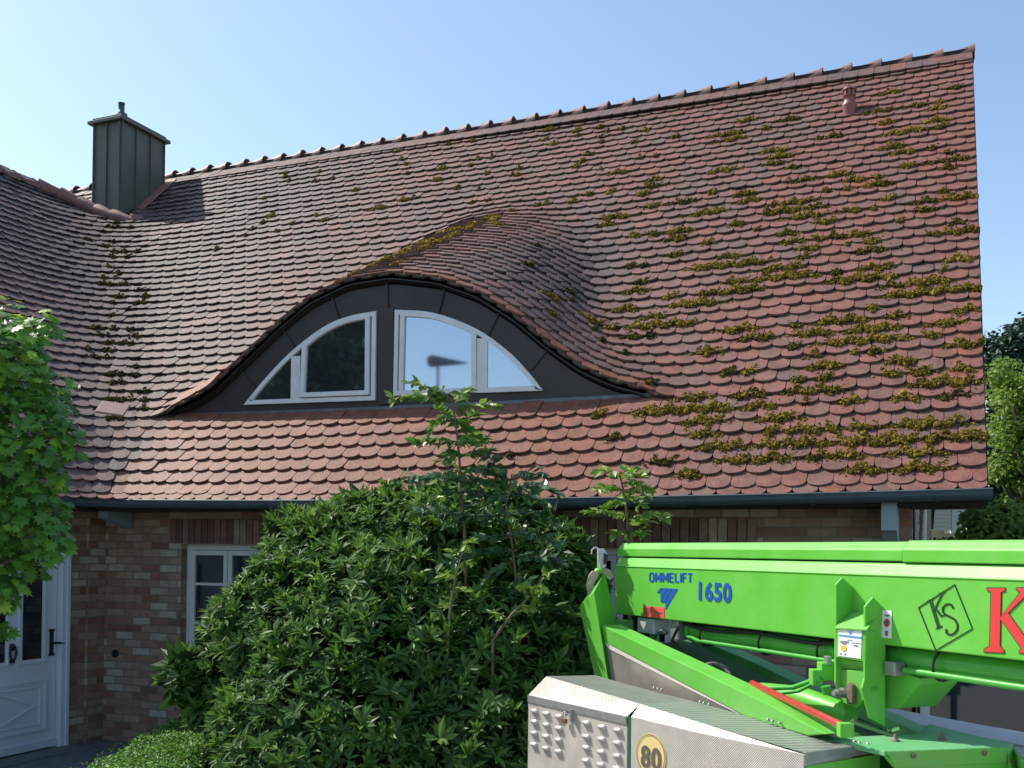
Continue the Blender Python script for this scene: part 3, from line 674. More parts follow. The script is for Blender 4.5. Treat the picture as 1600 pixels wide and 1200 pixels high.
# ---- eaves: soffit, gutter, downpipe
mb=MB();mb.bb(XE,XG+.45,N0+.03,YWALL,2.44,2.47);mb.bb(XW,XE+.0,4.7,YWALL-.01,2.44,2.47);mb.build('soffit',UNDER,house)
gl=[np.array([x,N0-.055,HE-.008+float(sag(np.array(x)))]) for x in np.linspace(X0+.03,XE+.35,26)]
gl+= [np.array(v) for v in((XE+.22,N0-.09,HE-.01),(XE+.10,N0-.18,HE-.01),(XE+.05,N0-.34,HE-.01),(XE+.05,6.5,HE-.01),(XE+.05,4.6,HE-.01))]
def gprof():
    pr=[(-.058,.004),(-.063,.011),(-.069,.004),(-.064,-.005)]+[(-.062*math.cos(a),-.012-.056*math.sin(a)) for a in np.linspace(.0,math.pi,9)]+[(.06,.02)]
    return pr
mb=MB();pr=gprof();rings=[]
for i,p in enumerate(gl):
    t=nrm(gl[min(i+1,len(gl)-1)]-gl[max(i-1,0)]);out=nrm(np.cross(t,[0,0,1]))
    if i<20 and out[1]>0: out=-out
    if i>0 and out@prev<0: out=-out
    prev=out
    rings.append([p-out*a*1.0*-1*-1+np.array([0,0,b]) for a,b in pr])
for a,b in zip(rings[:-1],rings[1:]): mb.loft(a,b,False)
mb.add(rings[0],[list(range(len(pr)))])
gut=mb.build('gutter',ZINC,house)
for px in(1066,1268,1466,870,620,460,240):
    x=PL(px,770,(0,1,0),(0,N0-.12,0))[0];p=np.array([x,N0-.055,HE-.008+float(sag(np.array(x)))])
    A=[p+np.array([-.018,a*1.05,b*1.05-.002]) for a,b in pr[3:-1]];B=[q+np.array([.036,0,0]) for q in A];MB().loft(A,B).build('gutter_collar',ZINC,gut)
pc=PL(1389,800,(0,1,0),(0,N0+.02,0));mb=MB();mb.prism([(pc[0]-.05,N0+.02,2.46),(pc[0]-.05,N0+.02,2.27),(pc[0]-.05,N0+.10,2.25),(pc[0]-.05,YWALL-.02,2.05),(pc[0]-.05,YWALL-.02,2.46)],(.10,0,0));mb.build('eave_bracket',WOODP,house)
pc=PL(160,793,(0,1,0),(0,N0+.15,0));mb=MB();mb.prism([(pc[0]-.05,N0+.15,2.46),(pc[0]-.05,N0+.15,2.38),(pc[0]-.05,YWALL-.02,2.28),(pc[0]-.05,YWALL-.02,2.46)],(.12,0,0));mb.build('eave_bracket',WOODP,house)
x=XG+.05;mb=MB();mb.tube([(x+.02,8.42,2.60),(x+.02,8.42,2.36),(x+.01,8.42,.2)],[.026,.026,.026],12);mb.build('downpipe',GALV,house)
mb=MB();mb.tube([(XG+.01,YWALL-.02,2.5),(XG+.016,8.2,2.2),(XG+.03,8.28,2.0),(XG+.03,8.3,1.2)],.008,6);mb.build('lightning_wire',BLACK,house)
# ---- chimney
cx0,cx1,cy0,cy1,cz1=-11.93,-11.41,12.125,13.06,8.46
mb=MB();mb.bb(cx0,cx1,cy0,cy1,6.6,cz1);ch=mb.build('chimney',CHIM,roof)
for x in(cx0+.012,(cx0+cx1)/2,cx1-.012): MB().bb(x-.008,x+.008,cy0-.028,cy0,6.7,cz1-.002).build('standing_seam',CHIM,ch)
for y in(cy0+.012,cy0+.31,cy0+.62,cy1-.012): MB().bb(cx1,cx1+.028,y-.008,y+.008,6.7,cz1-.002).build('standing_seam',CHIM,ch)
mb=MB();mb.bb(cx0-.07,cx1+.07,cy0-.07,cy1+.07,cz1,cz1+.05);mb.bb(cx0-.02,cx1+.02,cy0-.02,cy1+.02,cz1+.05,cz1+.10);mb.build('chimney_cap',CHIM,ch,bevel=.006)
mb=MB();mb.lathe((cx1-.09,cy0+.10,cz1+.1),[(.09,0),(.085,.05),(.045,.07),(.045,.20),(.05,.20),(.05,.215)],seg=14);mb.build('flue_pipe',ZINC,ch)
for sgn,xx in((1,cx1+.10),):
    mb=MB();a=np.array([cx1+.01,cy0-.02,HE+(cy0-.02-N0)*T+.10]);b=np.array([cx1+.01,cy1+.10,HE+(cy1+.10-N0)*T+.10]);mb.prism([a,b,b+[.16,0,-.01],a+[.16,0,-.01]],(0,0,.02));mb.build('chimney_flashing',mat('rusty_flashing',(.33,.17,.12),.6,noise=(8,.7,(.22,.12,.09))),roof)
# ---- vent pipe
vp=np.array([-1.047,12.40,HE+(12.40-N0)*T]);vent=mat('red_plastic_vent',(.27,.10,.09),.45,noise=(10,.5,(.2,.08,.07)))
mb=MB();mb.lathe(vp-[0,0,.05],[(.070,0),(.073,.13),(.084,.155),(.084,.18),(.066,.20),(.064,.27),(.070,.27),(.070,.285)],seg=18)
v_=mb.build('roof_vent',vent,roof)
mb=MB();
for k in range(8):
    a=k*math.pi/4;mb.box(vp+[.056*math.cos(a),.056*math.sin(a),.265],(.007,.012,.03),(math.cos(a),math.sin(a),0),(-math.sin(a),math.cos(a),0))
mb.lathe(vp+[0,0,.292],[(.078,0),(.08,.012),(.05,.03),(.01,.036)],seg=18);mb.lathe(vp+[0,0,.22],[(.04,0),(.04,.08)],seg=12);mb.build('vent_cap',vent,v_)
# loose square tile lying in the valley
p=PL(177,651,(0,-T,1),(0,N0,HE))
x_,y_=-7.98,8.38
q=PL(177,650,(-T*.5,-T*.5,1),(-7.9,8.15,HE+.62*T));
mb=MB();n_=nrm((.4,-.5,.9));e1=nrm(rr-n_*(rr@n_));e2=np.cross(n_,e1)
mb.box(q+n_*.07,(.115,.10,.009),e1,e2,n_);mb.build('slipped_tile',mat('pale_loose_tile',(.30,.18,.16),.6,noise=(10,.5,(.24,.14,.12))),roof,bevel=.006)
#PART2
# ================================================================ BOOM LIFT
lift_base=PZ(1290,1180,4.9);lift_base[2]=.156
lift=thing('boom_lift',lift_base,'bright green towable boom lift with blue and red lettering in front of the bush','boom lift')
bdir=hdir(52,853);nb=nrm(np.cross(bdir,[0,0,1]));P0=PZ(961,900,6.6);
if nb@(CAM-P0)<0: nb=-nb
UZ=np.array([0,0,1.]);P0=P0*[1,1,0]
def B(s,off,z): return P0-bdir*s+nb*off+UZ*z
def BP(px,py,off=0): return PL(px,py,nb,P0+nb*off)
def SX(px,off=0,py=900): return (BP(px,py,off)-P0)@(-bdir)
def extr(prof,s0,s1,mb=None):
    mb=mb or MB();return mb.prism([B(s0,o,z) for o,z in prof],-bdir*(s1-s0))
S1=SX(1600)+1.3
boom=extr([(0,1.714),(0,2.012),(-.035,2.066),(-.295,2.066),(-.33,2.012),(-.33,1.714)],0,S1).build('boom',GREENP,lift,bevel=.006)
sj=SX(1410,-.03,860)
extr([(-.03,2.074),(-.03,2.122),(-.065,2.158),(-.265,2.158),(-.30,2.122),(-.30,2.074)],-.02,sj,).build('jib_tube',GREENP,lift,bevel=.005)
extr([(-.022,2.070),(-.022,2.123),(-.058,2.163),(-.265,2.163),(-.30,2.123),(-.30,2.070)],sj+.006,S1).build('jib_tube',GREENP,lift,bevel=.005)
mb=MB();extr([(-.06,2.066),(-.06,2.075),(-.26,2.075),(-.26,2.066)],0.0,S1,mb);mb.build('slide_pad',BLACK,lift)
# weld bead along the crease
mb=MB();mb.tube([B(s,.001,2.012) for s in np.linspace(0,S1,30)],.004,6);mb.build('weld_bead',GREENP,boom)
# hydraulic cylinder under the boom
mb=MB();mb.tube([B(SX(1056),-.12,1.655),B(S1-.1,-.12,1.650)],.056,24);mb.tube([B(SX(1056),-.12,1.655),B(SX(1062),-.12,1.655)],.063,24);mb.build('hydraulic_cylinder',CYL,lift)
mb=MB();mb.tube([B(SX(1062),-.06,1.625),B(SX(1072),-.05,1.622),B(SX(1080),-.045,1.612),B(SX(1300),-.045,1.605)],.011,10);mb.tube([B(SX(1402),-.045,1.612),B(S1-.1,-.045,1.603)],.014,10);mb.build('hydraulic_pipe',CYL,lift)
for px in(1086,1177,1268,1449):
    s=SX(px);mb=MB();pts=[B(s+.01*math.sin(a),-.10+.066*math.cos(a),1.652+.064*math.sin(a)-.006*(math.sin(a)<0)) for a in np.linspace(-2.2,2.0,14)];mb.tube(pts,.006,6);mb.build('cable_tie',RUBBER,lift)
mb=MB();sA,sB=SX(1058),SX(1302);mb.tube([B(sA+(sB-sA)*t,-.045,1.700-.012*math.sin(t*9)-.018*math.sin(t*3.1)) for t in np.linspace(0,1,30)],.010,8)
mb.tube([B(sA+(sB-sA)*t,-.09,1.702-.010*math.sin(t*7+1)) for t in np.linspace(0,1,24)],.012,8);mb.build('cable',RUBBER,lift)
mb=MB();mb.bb(0,0,0,0,0,0) if False else None
def bbox(s0,s1,o0,o1,z0,z1,name,m,par=None,bev=.004):
    return MB().prism([B(s0,o0,z0),B(s1,o0,z0),B(s1,o0,z1),B(s0,o0,z1)],nb*(o1-o0)).build(name,m,par or lift,bevel=bev)
bbox(SX(1041),SX(1053),-.10,-.03,1.60,1.712,'clamp_block',GALV);bbox(SX(1382),SX(1399),-.06,0.0,1.585,1.645,'clamp_block',GALV)
bbox(SX(992),SX(1018),-.13,-.02,1.615,1.705,'junction_box',PLAST)
mb=MB();mb.tube([BP(1022,1000,-.06),BP(1026,989,-.05),BP(1036,985,-.05),BP(1041,990,-.05)],.013,8);mb.build('hose_elbow',GALV,lift)
# bracket: two flanges, back strip, front plate, labels
pr=.095
def flange(pts_in,pts_out,th,name):
    # pts in px; inner edge on boom face, outer edge off=pr ; plate perpendicular to boom
    V=[BP(x,y,0) for x,y in pts_in]+[BP(x,y,pr) for x,y in pts_out][::-1]
    s=np.mean([(v-P0)@(-bdir) for v in V]);V=[v+bdir*((v-P0)@(-bdir)-s)*1.0 for v in V]
    return MB().prism(V,bdir*th).build(name,GREENP,lift,bevel=.002)
sl=SX(1333);sr=SX(1379)
zt=BP(1333,922,0)[2];
def plate(s,pts,name,th=.012):   # pts (off,z)
    return MB().prism([B(s,o,z) for o,z in pts],bdir*th).build(name,GREENP,lift,bevel=.002)
zz=lambda px,py,off=0:BP(px,py,off)[2]
plate(sl,[(-.02,1.40),(-.02,zz(1333,922)),(pr-.035,zz(1316,903,pr)),(pr,zz(1307,913,pr)),(pr,zz(1303,1066,pr)),(pr-.06,1.40)],'bracket_flange')
plate(sr,[(-.02,1.36),(-.02,zz(1379,953)),(pr-.045,zz(1367,934,pr)),(pr,zz(1354,948,pr)),(pr,zz(1352,1060,pr)),(pr+.015,zz(1360,1077,pr)),(pr-.03,1.40)],'bracket_flange')
# front plates between the flanges
q=lambda px,py,off:B(SX(px,off,py),off,zz(px,py,off))
MB().prism([q(1307,984,pr),q(1353,986,pr),q(1352,1034,pr),q(1306,1027,pr)],-nb*.05).build('control_box',GREENP,lift,bevel=.003)
lid=[q(1304,980,pr+.012),q(1355,983,pr+.012),B(sr-.01,.01,zz(1355,983,pr)+.065),B(sl-.0,.01,zz(1355,983,pr)+.065)]
MB().prism(lid,(0,0,-.008)).build('box_lid',GREEND,lift,bevel=.002)
MB().prism([q(1306,1028,pr-.01),q(1352,1035,pr-.01),q(1352,1050,pr-.05),q(1306,1045,pr-.05)],-nb*.01).build('bracket_web',GREEND,lift)
MB().prism([q(1303,1046,pr-.03),q(1351,1048,pr-.03),q(1352,1062,pr-.03),q(1363,1077,pr-.03),q(1337,1107,pr-.03),q(1318,1098,pr-.03),q(1303,1068,pr-.03)],-nb*.04).build('pivot_plate',GREEND,lift,bevel=.003)
MB().prism([BP(1372,1035,-.06),BP(1437,1060,-.06),BP(1436,1070,-.06),BP(1404,1107,-.06),BP(1345,1109,-.06),BP(1345,1040,-.06)],-nb*.22).build('lower_bracket',GREENP,lift,bevel=.004)
c=q(1323,1082,pr-.03);mb=MB();mb.tube([c,c+nb*.06],.018,14);mb.tube([c+nb*.06,c+nb*.075],.012,12);mb.tube([c+nb*.015,c+nb*.032],.025,6);mb.build('pivot_bolt',GALV,lift)
RUST=mat('rusty_steel',(.24,.19,.15),.75,metal=.3,noise=(25,.9,(.16,.08,.05)))
mb=MB();mb.prism([q(1331,1066,pr-.024),q(1337,1070,pr-.024),q(1337,1098,pr-.024),q(1329,1100,pr-.024),q(1326,1080,pr-.024)],nb*.02);mb.build('retainer_plate',RUST,lift,bevel=.002)
# valve block and linkage beside the bracket
def chunk(px0,px1,py0,py1,z,dz,name,m,bev=.004,rot=0):
    a=PZ(px0,py0,z);bq=PZ(px1,py0,z);c_=PZ(px1,py1,z);d=PZ(px0,py1,z);return MB().prism([a,bq,c_,d],ff*dz).build(name,m,lift,bevel=bev)
chunk(1284,1303,1036,1064,4.75,.08,'valve_block',GREENP);chunk(1270,1286,1047,1072,4.75,.07,'valve_block',GREENP);chunk(1292,1300,1026,1040,4.74,.05,'valve_block',GALV)
mb=MB();mb.tube([PZ(1290,1072,4.7),PZ(1293,1084,4.7)],.022,12);mb.tube([PZ(1180,1076,5.1),PZ(1240,1074,4.9),PZ(1285,1058,4.75)],.012,8);mb.tube([PZ(1195,1086,5.0),PZ(1248,1080,4.85),PZ(1278,1064,4.75)],.008,8);mb.build('hydraulic_linkage',CYL,lift)
mb=MB();mb.tube([PZ(1190,1082,5.3),PZ(1250,1092,5.0),PZ(1330,1118,4.75)],[.05,.062,.05],18);mb.build('slew_cylinder',GREENP,lift)
# left end: post, cradle lug, lamp box
mb=MB();a,b_,c_,d,e,f,g=[PZ(*v) for v in((905,948,6.42),(928,925,6.12),(950,1062,6.12),(930,1062,6.42),(945,893,6.42),(964,975,6.45),(970,1062,6.42))]
V=[a,b_,c_,d,e,f,g];mb.add(V,[[0,3,2,1],[1,2,6,5,4],[0,1,4],[3,6,2],[0,4,5,6,3]]);mb.build('end_post',GREENP,lift,bevel=.003)
LUG=mat('primed_steel_lug',(.46,.38,.28),.6,noise=(20,.8,(.28,.2,.14)))
mb=MB();mb.prism([PZ(x,y,6.35) for x,y in((920,900),(926,892),(936,893),(934,903),(928,912),(930,925),(921,935),(916,915))],ff*.05);mb.prism([PZ(x,y,6.3) for x,y in((943,886),(953,890),(960,902),(952,906),(944,897))],ff*.04);mb.build('cradle_lug',LUG,lift,bevel=.003)
mb=MB();mb.tube([PZ(938,893,6.4),PZ(938,868,6.4)],.02,10);mb.tube([PZ(930,905,6.4),PZ(934,893,6.4),PZ(945,892,6.4)],.025,10);mb.build('lug_pin',GREENP,lift)
MB().prism([PZ(x,y,6.28) for x,y in((934,858),(944,857),(950,866),(947,886),(938,890),(935,876))],ff*.06).build('end_lamp',PLAST,lift,bevel=.004)
MB().prism([PZ(x,y,6.268) for x,y in((944,864),(950,867),(948,882),(943,881))],ff*.012).build('lamp_lens',BLACK,lift)
mb=MB();mb.tube([PZ(936,858,6.3),PZ(930,855,6.3),PZ(925,859,6.3),PZ(924,866,6.3)],.005,6);mb.build('lamp_cable',PLAST,lift)
# drawbar beams
NBn=nrm(np.cross(PZ(1330,1150,4.15)-PZ(940,978,6.15),PZ(944,1005,6.15)-PZ(940,978,6.15)));NP0=PZ(940,978,6.15)
def NB_(px,py,off=0):
    n=NBn if NBn@(CAM-NP0)>0 else -NBn
    return PL(px,py,n,NP0+n*off)
nn_=NBn if NBn@(CAM-NP0)>0 else -NBn
back=nrm([-nn_[0],-nn_[1],0])
MB().prism([NB_(939,976),NB_(1200,1100),NB_(1290,1147),NB_(1262,1150),NB_(1165,1120),NB_(944,1003)],back*.13).build('drawbar_beam',GREENP,lift,bevel=.006)
MB().prism([NB_(944,1002,-.004),NB_(952,1003,-.004),NB_(1168,1119,-.004),NB_(1150,1114,-.004),NB_(950,1013,-.004)],back*.03).build('cream_plate_edge',mat('pale_cream_edge',(.78,.72,.60),.5),lift)
MB().prism([NB_(944,1010,-.008),NB_(1160,1118,-.008),NB_(1100,1112,-.008),NB_(990,1085,-.008),NB_(955,1078,-.008)],back*.02).build('cream_plate',checker('scored_cream_plate',(.55,.49,.43),9,0,'rib'),lift)
fb=[PZ(1085,985,6.9),PZ(1180,1025,6.2),PZ(1261,1060,5.65),PZ(1372,1102,5.1),PZ(1495,1159,4.5)];fl=[PZ(1070,990,6.7),PZ(1180,1036,6.1),PZ(1246,1068,5.6),PZ(1353,1107,5.0),PZ(1444,1150,4.55)]
mb=MB();
mb.loft(fl,fb);mb.loft([p-[0,0,.28] for p in fl],fl);mb.loft(fb,[p-[0,0,.28] for p in fb]);mb.loft([p-[0,0,.28] for p in fb],[p-[0,0,.28] for p in fl]);mb.build('drawbar_beam',TEAL,lift)
mb=MB();mb.prism([PZ(985,1010,6.4),PZ(1075,1000,6.7),PZ(1250,1085,5.5),PZ(1450,1165,4.6),PZ(1330,1162,4.4),PZ(1160,1100,4.95)],(0,0,-.03));mb.build('drawbar_floor',mat('dark_green_floor',(.02,.10,.02),.7),lift)
chunk(966,990,968,985,6.5,.06,'tie_plate',CYL)
mb=MB();
for k,(r_,dx) in enumerate(((15,0),(13,4),(16,8))):
    pts=[PZ(1113+dx+r_*1.2*math.cos(a),1052-r_*math.sin(a)+dx*.5,5.55+.02*k) for a in np.linspace(math.pi*1.0,-.4,14)];mb.tube(pts,.011,8)
mb.build('hose_coil',HOSE,lift)
mb=MB();mb.tube([PZ(1125,1040,5.6),PZ(1140,1052,5.5),PZ(1148,1068,5.4)],.012,8);mb.tube([PZ(1060,965+15,5.8),PZ(1050,1000,5.9),PZ(1075,1030,5.8),PZ(1110,1050,5.7)],.010,8);mb.build('hose',RUBBER,lift)
# red bar
a,b_=PZ(1175,1068,5.0),PZ(1322,1137,4.22);mb=MB();mb.tube([a-nrm(b_-a)*.008,a,b_],[.009,.0165,.0165],18);mb.build('red_handle_bar',REDP,lift)
chunk(1313,1335,1131,1153,4.18,.05,'bar_holder',GREENP,.003)
mb=MB();mb.tube([PZ(1318,1132,4.2),PZ(1322,1130,4.2),PZ(1326,1131,4.2),PZ(1333,1124,4.2),PZ(1334,1130,4.2)],.003,6);mb.build('safety_pin',GALV,lift)
# silver tread plate housing
cdir=hdir(-370,832);cn=nrm(np.cross(cdir,[0,0,1]));SP0=PZ(1015,1181,4.8)
if cn@(CAM-SP0)<0: cn=-cn
def SP(px,py,off=0): return PL(px,py,cn,SP0+cn*off)
def at_z(p,z): return np.array([p[0],p[1],z])
def addquv(name,mb,m,par,X,Y,bev=0):
    """uv along X,Y (metres)"""
    o=mb.build(name,m,par,bevel=bev);me=o.data;V=np.array(mb.v);uv=np.array([(V[l.vertex_index]@X,V[l.vertex_index]@Y) for l in me.loops]);l=me.uv_layers.new(name='UVMap');l.data.foreach_set('uv',uv.astype(np.float32).ravel());return o
zl=.75
tl,tr=SP(825.6,1085.6),SP(980,1119.4);R0=SP(853.8,1056.6,-.07);R1=SP(1000,1099.7,-.05)
tl2=SP(986,1120);tm=SP(1100,1147);te=SP(1256,1179);
addquv('louvre_panel',MB().prism([tl-[0,0,.0],tr,at_z(tr,zl),at_z(tl,zl)],-cn*.35),CHECK,lift,cdir,UZ,.003)
side2=MB().prism([tl2,tm,te,at_z(te,zl),at_z(tl2,zl)],-cn*.30);addquv('side_panel',side2,CHECK,lift,cdir,UZ,.003)
MB().prism([SP(980.5,1120,.0),SP(985.5,1121,.0),at_z(SP(985.5,1121),zl),at_z(SP(980.5,1120),zl)],-cn*.28).build('panel_seal',mat('dark_green_trim',(.02,.11,.05),.5),lift)
lp=[tl+cn*.006,tr+cn*.006];lipd=[v-[0,0,.038] for v in lp]
MB().prism([lp[0],lp[1],lipd[1],lipd[0]],-cn*.005).build('lid_lip',GALV,lift,bevel=.002)
# bevels + top
Re=te+np.array([0,0,.004])-cn*.01;Rm=SP(1100,1131,-.035)
Bk=[PZ(930,1055,6.0),PZ(990,1072,5.65),PZ(1080,1095,5.2),PZ(1165,1118,4.85),PZ(1250,1137,4.6),PZ(1375,1161,4.36)]
mb=MB();mb.add([tl,tr,R1,R0],[[0,1,2,3]]);addquv('lid_bevel',mb,CHECK,lift,cdir,UZ)
mb=MB();mb.add([tl2,tm,te,Rm,R1],[[0,1,3,4],[1,2,3]]);addquv('side_bevel',mb,CHECK,lift,cdir,UZ)
mb=MB();mb.add([R0,R1]+Bk[:3],[[0,1,4,3],[0,3,2]]);mb.add([tl,R0,Bk[0],at_z(Bk[0],zl),at_z(tl,zl)],[[0,1,2,3,4]]);addquv('box_lid_top',mb,mat('dull_aluminium_lid',(.30,.30,.28),.5,metal=.35,noise=(10,.8,(.2,.2,.19))),lift,cdir,cn)
mb=MB();mb.add([R1,Rm,Re]+Bk[2:],[[0,1,4,3],[1,2,6,5,4]]);addquv('ribbed_step',mb,RIB,lift,cdir,cn)
MB().prism([Re+[0,0,.002],Bk[5]+[0,0,.002],Bk[5]+[0,0,-.035]+ff*-.01,Re+[0,0,-.045]],ff*.03).build('step_edge',GALV,lift,bevel=.002)
MB().prism([at_z(te,1.275)+[0.01,0,0],at_z(Bk[5],1.275),at_z(Bk[5],zl),at_z(te,zl)+[0.01,0,0]],ff*.2).build('chassis_end',GREENP,lift)
# louvres
cols=[[(83,322),(83,412),(80,506),(78,602)],[(183,345),(183,438),(180,535),(178,633)],[(288,368),(287,467),(283,565),(283,660)],[(517,422),(515,535),(515,628),(512,737)],[(645,455),(643,557),(640,665),(637,770)],[(777,483),(775,590),(772,697),(770,800)]]
LOUV=mat('pale_louvre',(.50,.48,.45),.4,metal=.3)
for ci,c_ in enumerate(cols):
    for (zx,zy) in c_:
        p=SP(820+zx/5.333,1050+zy/5.333);w2=.028;h2=.0095;mb=MB()
        X=-cdir;V=[];
        for (x,z,o) in((-w2,h2,0.001),(w2,h2,.001),(w2,-h2,.001),(-w2,-h2,.001),(-w2*.78,h2*.3,.014),(w2*.78,h2*.3,.014),(w2*.78,-h2*.8,.016),(-w2*.78,-h2*.8,.016)): V.append(p+X*x+UZ*z+cn*o)
        mb.add(V,[[4,5,6,7][::-1],[0,1,5,4][::-1],[1,2,6,5][::-1],[2,3,7,6][::-1],[3,0,4,7][::-1]],True);mb.build('louvre',LOUV,lift)
# padlock and hasp
p=SP(887,1126);mb=MB();mb.box(p+cn*.02,(.014,.008,.012),cdir,cn,UZ);mb.build('padlock',mat('brass_padlock',(.20,.10,.07),.5,metal=.3),lift,bevel=.002)
p=SP(887,1120);mb=MB();mb.tube([p+cn*.02-cdir*.009,p+cn*.02-cdir*.009+UZ*.02,p+cn*.02+UZ*.028,p+cn*.02+cdir*.009+UZ*.02,p+cn*.02+cdir*.009],.0028,6);h=SP(897,1118);mb.box(h+cn*.012,(.003,.014,.030),cdir,cn,UZ);mb.box(SP(892,1117)+cn*.014,(.02,.003,.004),cdir,cn,UZ);mb.build('hasp',GALV,lift)
# bolts on top edges
for x,y,z in((1022,1074,5.55),(1028,1076,5.5),(1034,1077,5.48),(1094,1096,5.15),(1100,1098,5.1),(1108,1100,5.08),(1200,1124,4.75),(1207,1126,4.72),(1218,1129,4.68),(1335,1158,4.42),(1343,1160,4.4),(1356,1162,4.38)):
    q_=PZ(x,y,z-.1);MB().lathe(q_-[0,0,.008],[(.008,0),(.008,.008),(.004,.012)],seg=8).build('step_bolt',GALV,lift)
# deck box, front right
zd=1.33
def HZ(px,py,z=zd): return PL(px,py,(0,0,1),(0,0,z))
MB().prism([HZ(1290,1153),HZ(1382,1174),HZ(1572,1167),HZ(1584,1162),HZ(1500,1143),HZ(1452,1131),HZ(1440,1146),HZ(1335,1151)],(0,0,-.02)).build('deck_plate',TEAL,lift,bevel=.003)
e0,e1=HZ(1384,1174.5),HZ(1572,1167.5)
vv=nrm(e1-e0);fr_=nrm(np.cross(vv,UZ));fr_=fr_ if fr_@(CAM-e0)>0 else -fr_
MB().prism([e0-UZ*.021,e1-UZ*.021,e1-UZ*.6,e0+vv*.09-UZ*.6,e0+vv*.05-UZ*.075],-fr_*.02).build('deck_front',GREEND,lift,bevel=.003)
MB().prism([e0+fr_*.006-UZ*.0,e1+fr_*.006-UZ*.0,e1+fr_*.006-UZ*.062,e0+vv*.04+fr_*.006-UZ*.062],-fr_*.005).build('deck_front_lip',GREEND,lift,bevel=.002)
a_=HZ(1572,1167.5);MB().prism([a_+vv*.003-UZ*.01,HZ(1584,1162)-UZ*.01,HZ(1610,1180)-UZ*.05,HZ(1640,1190)-UZ*.6,a_+vv*.003-UZ*.6],-fr_*.02).build('deck_side',GREEND,lift)
for px,py in((1427,1181),(1538,1177),(1577,1190)):
    p=PL(px,py,fr_,e0+fr_*.008);mb=MB();mb.lathe(p,[(.011,0),(.010,.005),(.003,.008)],fr_,12);mb.build('deck_bolt',RUST,lift)
for px,py in((1399,1158),(1472,1156)):
    p=HZ(px,py);mb=MB();mb.lathe(p,[(.020,0),(.020,.004),(.012,.006),(.010,.02),(.006,.03)],seg=8);mb.build('deck_bolt',RUST,lift)
# far fender step
MB().prism([HZ(1372,1102,1.30),HZ(1438,1115,1.30),HZ(1610,1146,1.30),HZ(1760,1180,1.3),HZ(1760,1210,1.3),HZ(1610,1166,1.30),HZ(1560,1157,1.3),HZ(1431,1131,1.30)],(0,0,-.045))
mbf=MB().prism([HZ(1372,1102,1.30),HZ(1438,1115,1.30),HZ(1610,1146,1.30),HZ(1700,1164,1.3),HZ(1690,1184,1.3),HZ(1610,1166,1.30),HZ(1431,1131,1.30)],(0,0,-.045))
addquv('far_step',mbf,checker('pale_tread_plate',(.60,.62,.64),30,.785),lift,np.array([1.,0,0]),np.array([0,1.,0]),.003)
MB().prism([HZ(1564,1163,1.29),HZ(1700,1186,1.29),HZ(1700,1215,1.29),HZ(1585,1179,1.29)],(0,0,-.02)).build('corner_plate',GALV,lift)
# trailer underframe so it stands on the ground
ctr=SP(1180,1190,-.55);ctr[2]=0
mb=MB();mb.box(at_z(ctr,.72),(.95,.32,.07),cdir,cn,UZ);mb.box(at_z(ctr+bdir*.9,.95),(1.3,.06,.06),bdir,nb,UZ);mb.build('underframe',GREENP,lift)
MB().box(at_z(ctr,1.0),(.16,.16,.22),cdir,cn,UZ).build('turntable',GREENP,lift)
for sgn in(-1,1):
    w_c=at_z(ctr+cn*.28*sgn-cdir*.1,.47);mb=MB();mb.lathe(w_c-cn*.09,[(.17,0),(.28,.0),(.315,.04),(.315,.14),(.28,.18),(.17,.18)],cn,28);wh=mb.build('wheel',RUBBER,lift)
    mb=MB();mb.lathe(w_c-cn*.06,[(.05,.0),(.165,.0),(.17,.12),(.05,.13)],cn,20);mb.build('rim',GALV,wh)
for s_,t_ in((1,1),(1,-1),(-1,1),(-1,-1)):
    p=at_z(ctr+cdir*.85*s_+cn*.36*t_,0);mb=MB();mb.tube([p+UZ*.7,p+UZ*.19],.035,12);mb.lathe(p+UZ*.157,[(.10,0),(.10,.02),(.04,.04)],seg=16);mb.build('support_leg',GALV,lift)
mb=MB();p=B(0.35,-.16,0);mb.tube([B(.2,-.16,1.70),B(.25,-.16,1.25),at_z(ctr+bdir*1.6,.95)],.03,10);mb.build('boom_cradle',GREENP,lift)
# ---- lettering and stickers
def strip(polys,mapf,th,name,m,par=None):
    mb=MB()
    for pl in polys:
        P=[mapf(x,y) for x,y in pl];mb.prism(P,nb*-.0015)
    return mb.build(name,m,par or lift)
def text_mesh(txt,px0,px1,py_base0,py_top0,name,m,plane,nrm_,embolden=.0,par=None,rx=None):
    cu=bpy.data.curves.new('t','FONT');cu.body=txt;cu.resolution_u=4;cu.offset=embolden;cu.space_character=1.1;o=bpy.data.objects.new('t',cu);COL.objects.link(o)
    dg=bpy.context.evaluated_depsgraph_get();me=bpy.data.meshes.new_from_object(o.evaluated_get(dg));bpy.data.objects.remove(o);bpy.data.curves.remove(cu)
    V=np.array([v.co[:] for v in me.vertices]);x0,x1=V[:,0].min(),V[:,0].max();y0,y1=V[:,1].min(),V[:,1].max()
    A=plane(px0,py_base0);Bq=plane(px1,py_base0+0);top=plane(px0,py_top0)
    X=(Bq-A);X[2]=0;h=top[2]-A[2]
    for i,v in enumerate(V):
        p=A+X*((v[0]-x0)/(x1-x0))+UZ*h*((v[1]-y0)/(y1-y0))+nrm_*.002;me.vertices[i].co=p
    me.materials.clear();me.polygons.foreach_set('use_smooth',[False]*len(me.polygons))
    ob=link(name,me,m,par or lift);sol=ob.modifiers.new('thickness','SOLIDIFY');sol.thickness=.0012;sol.offset=0;return ob
fp=lambda x,y:BP(x,y,.002)
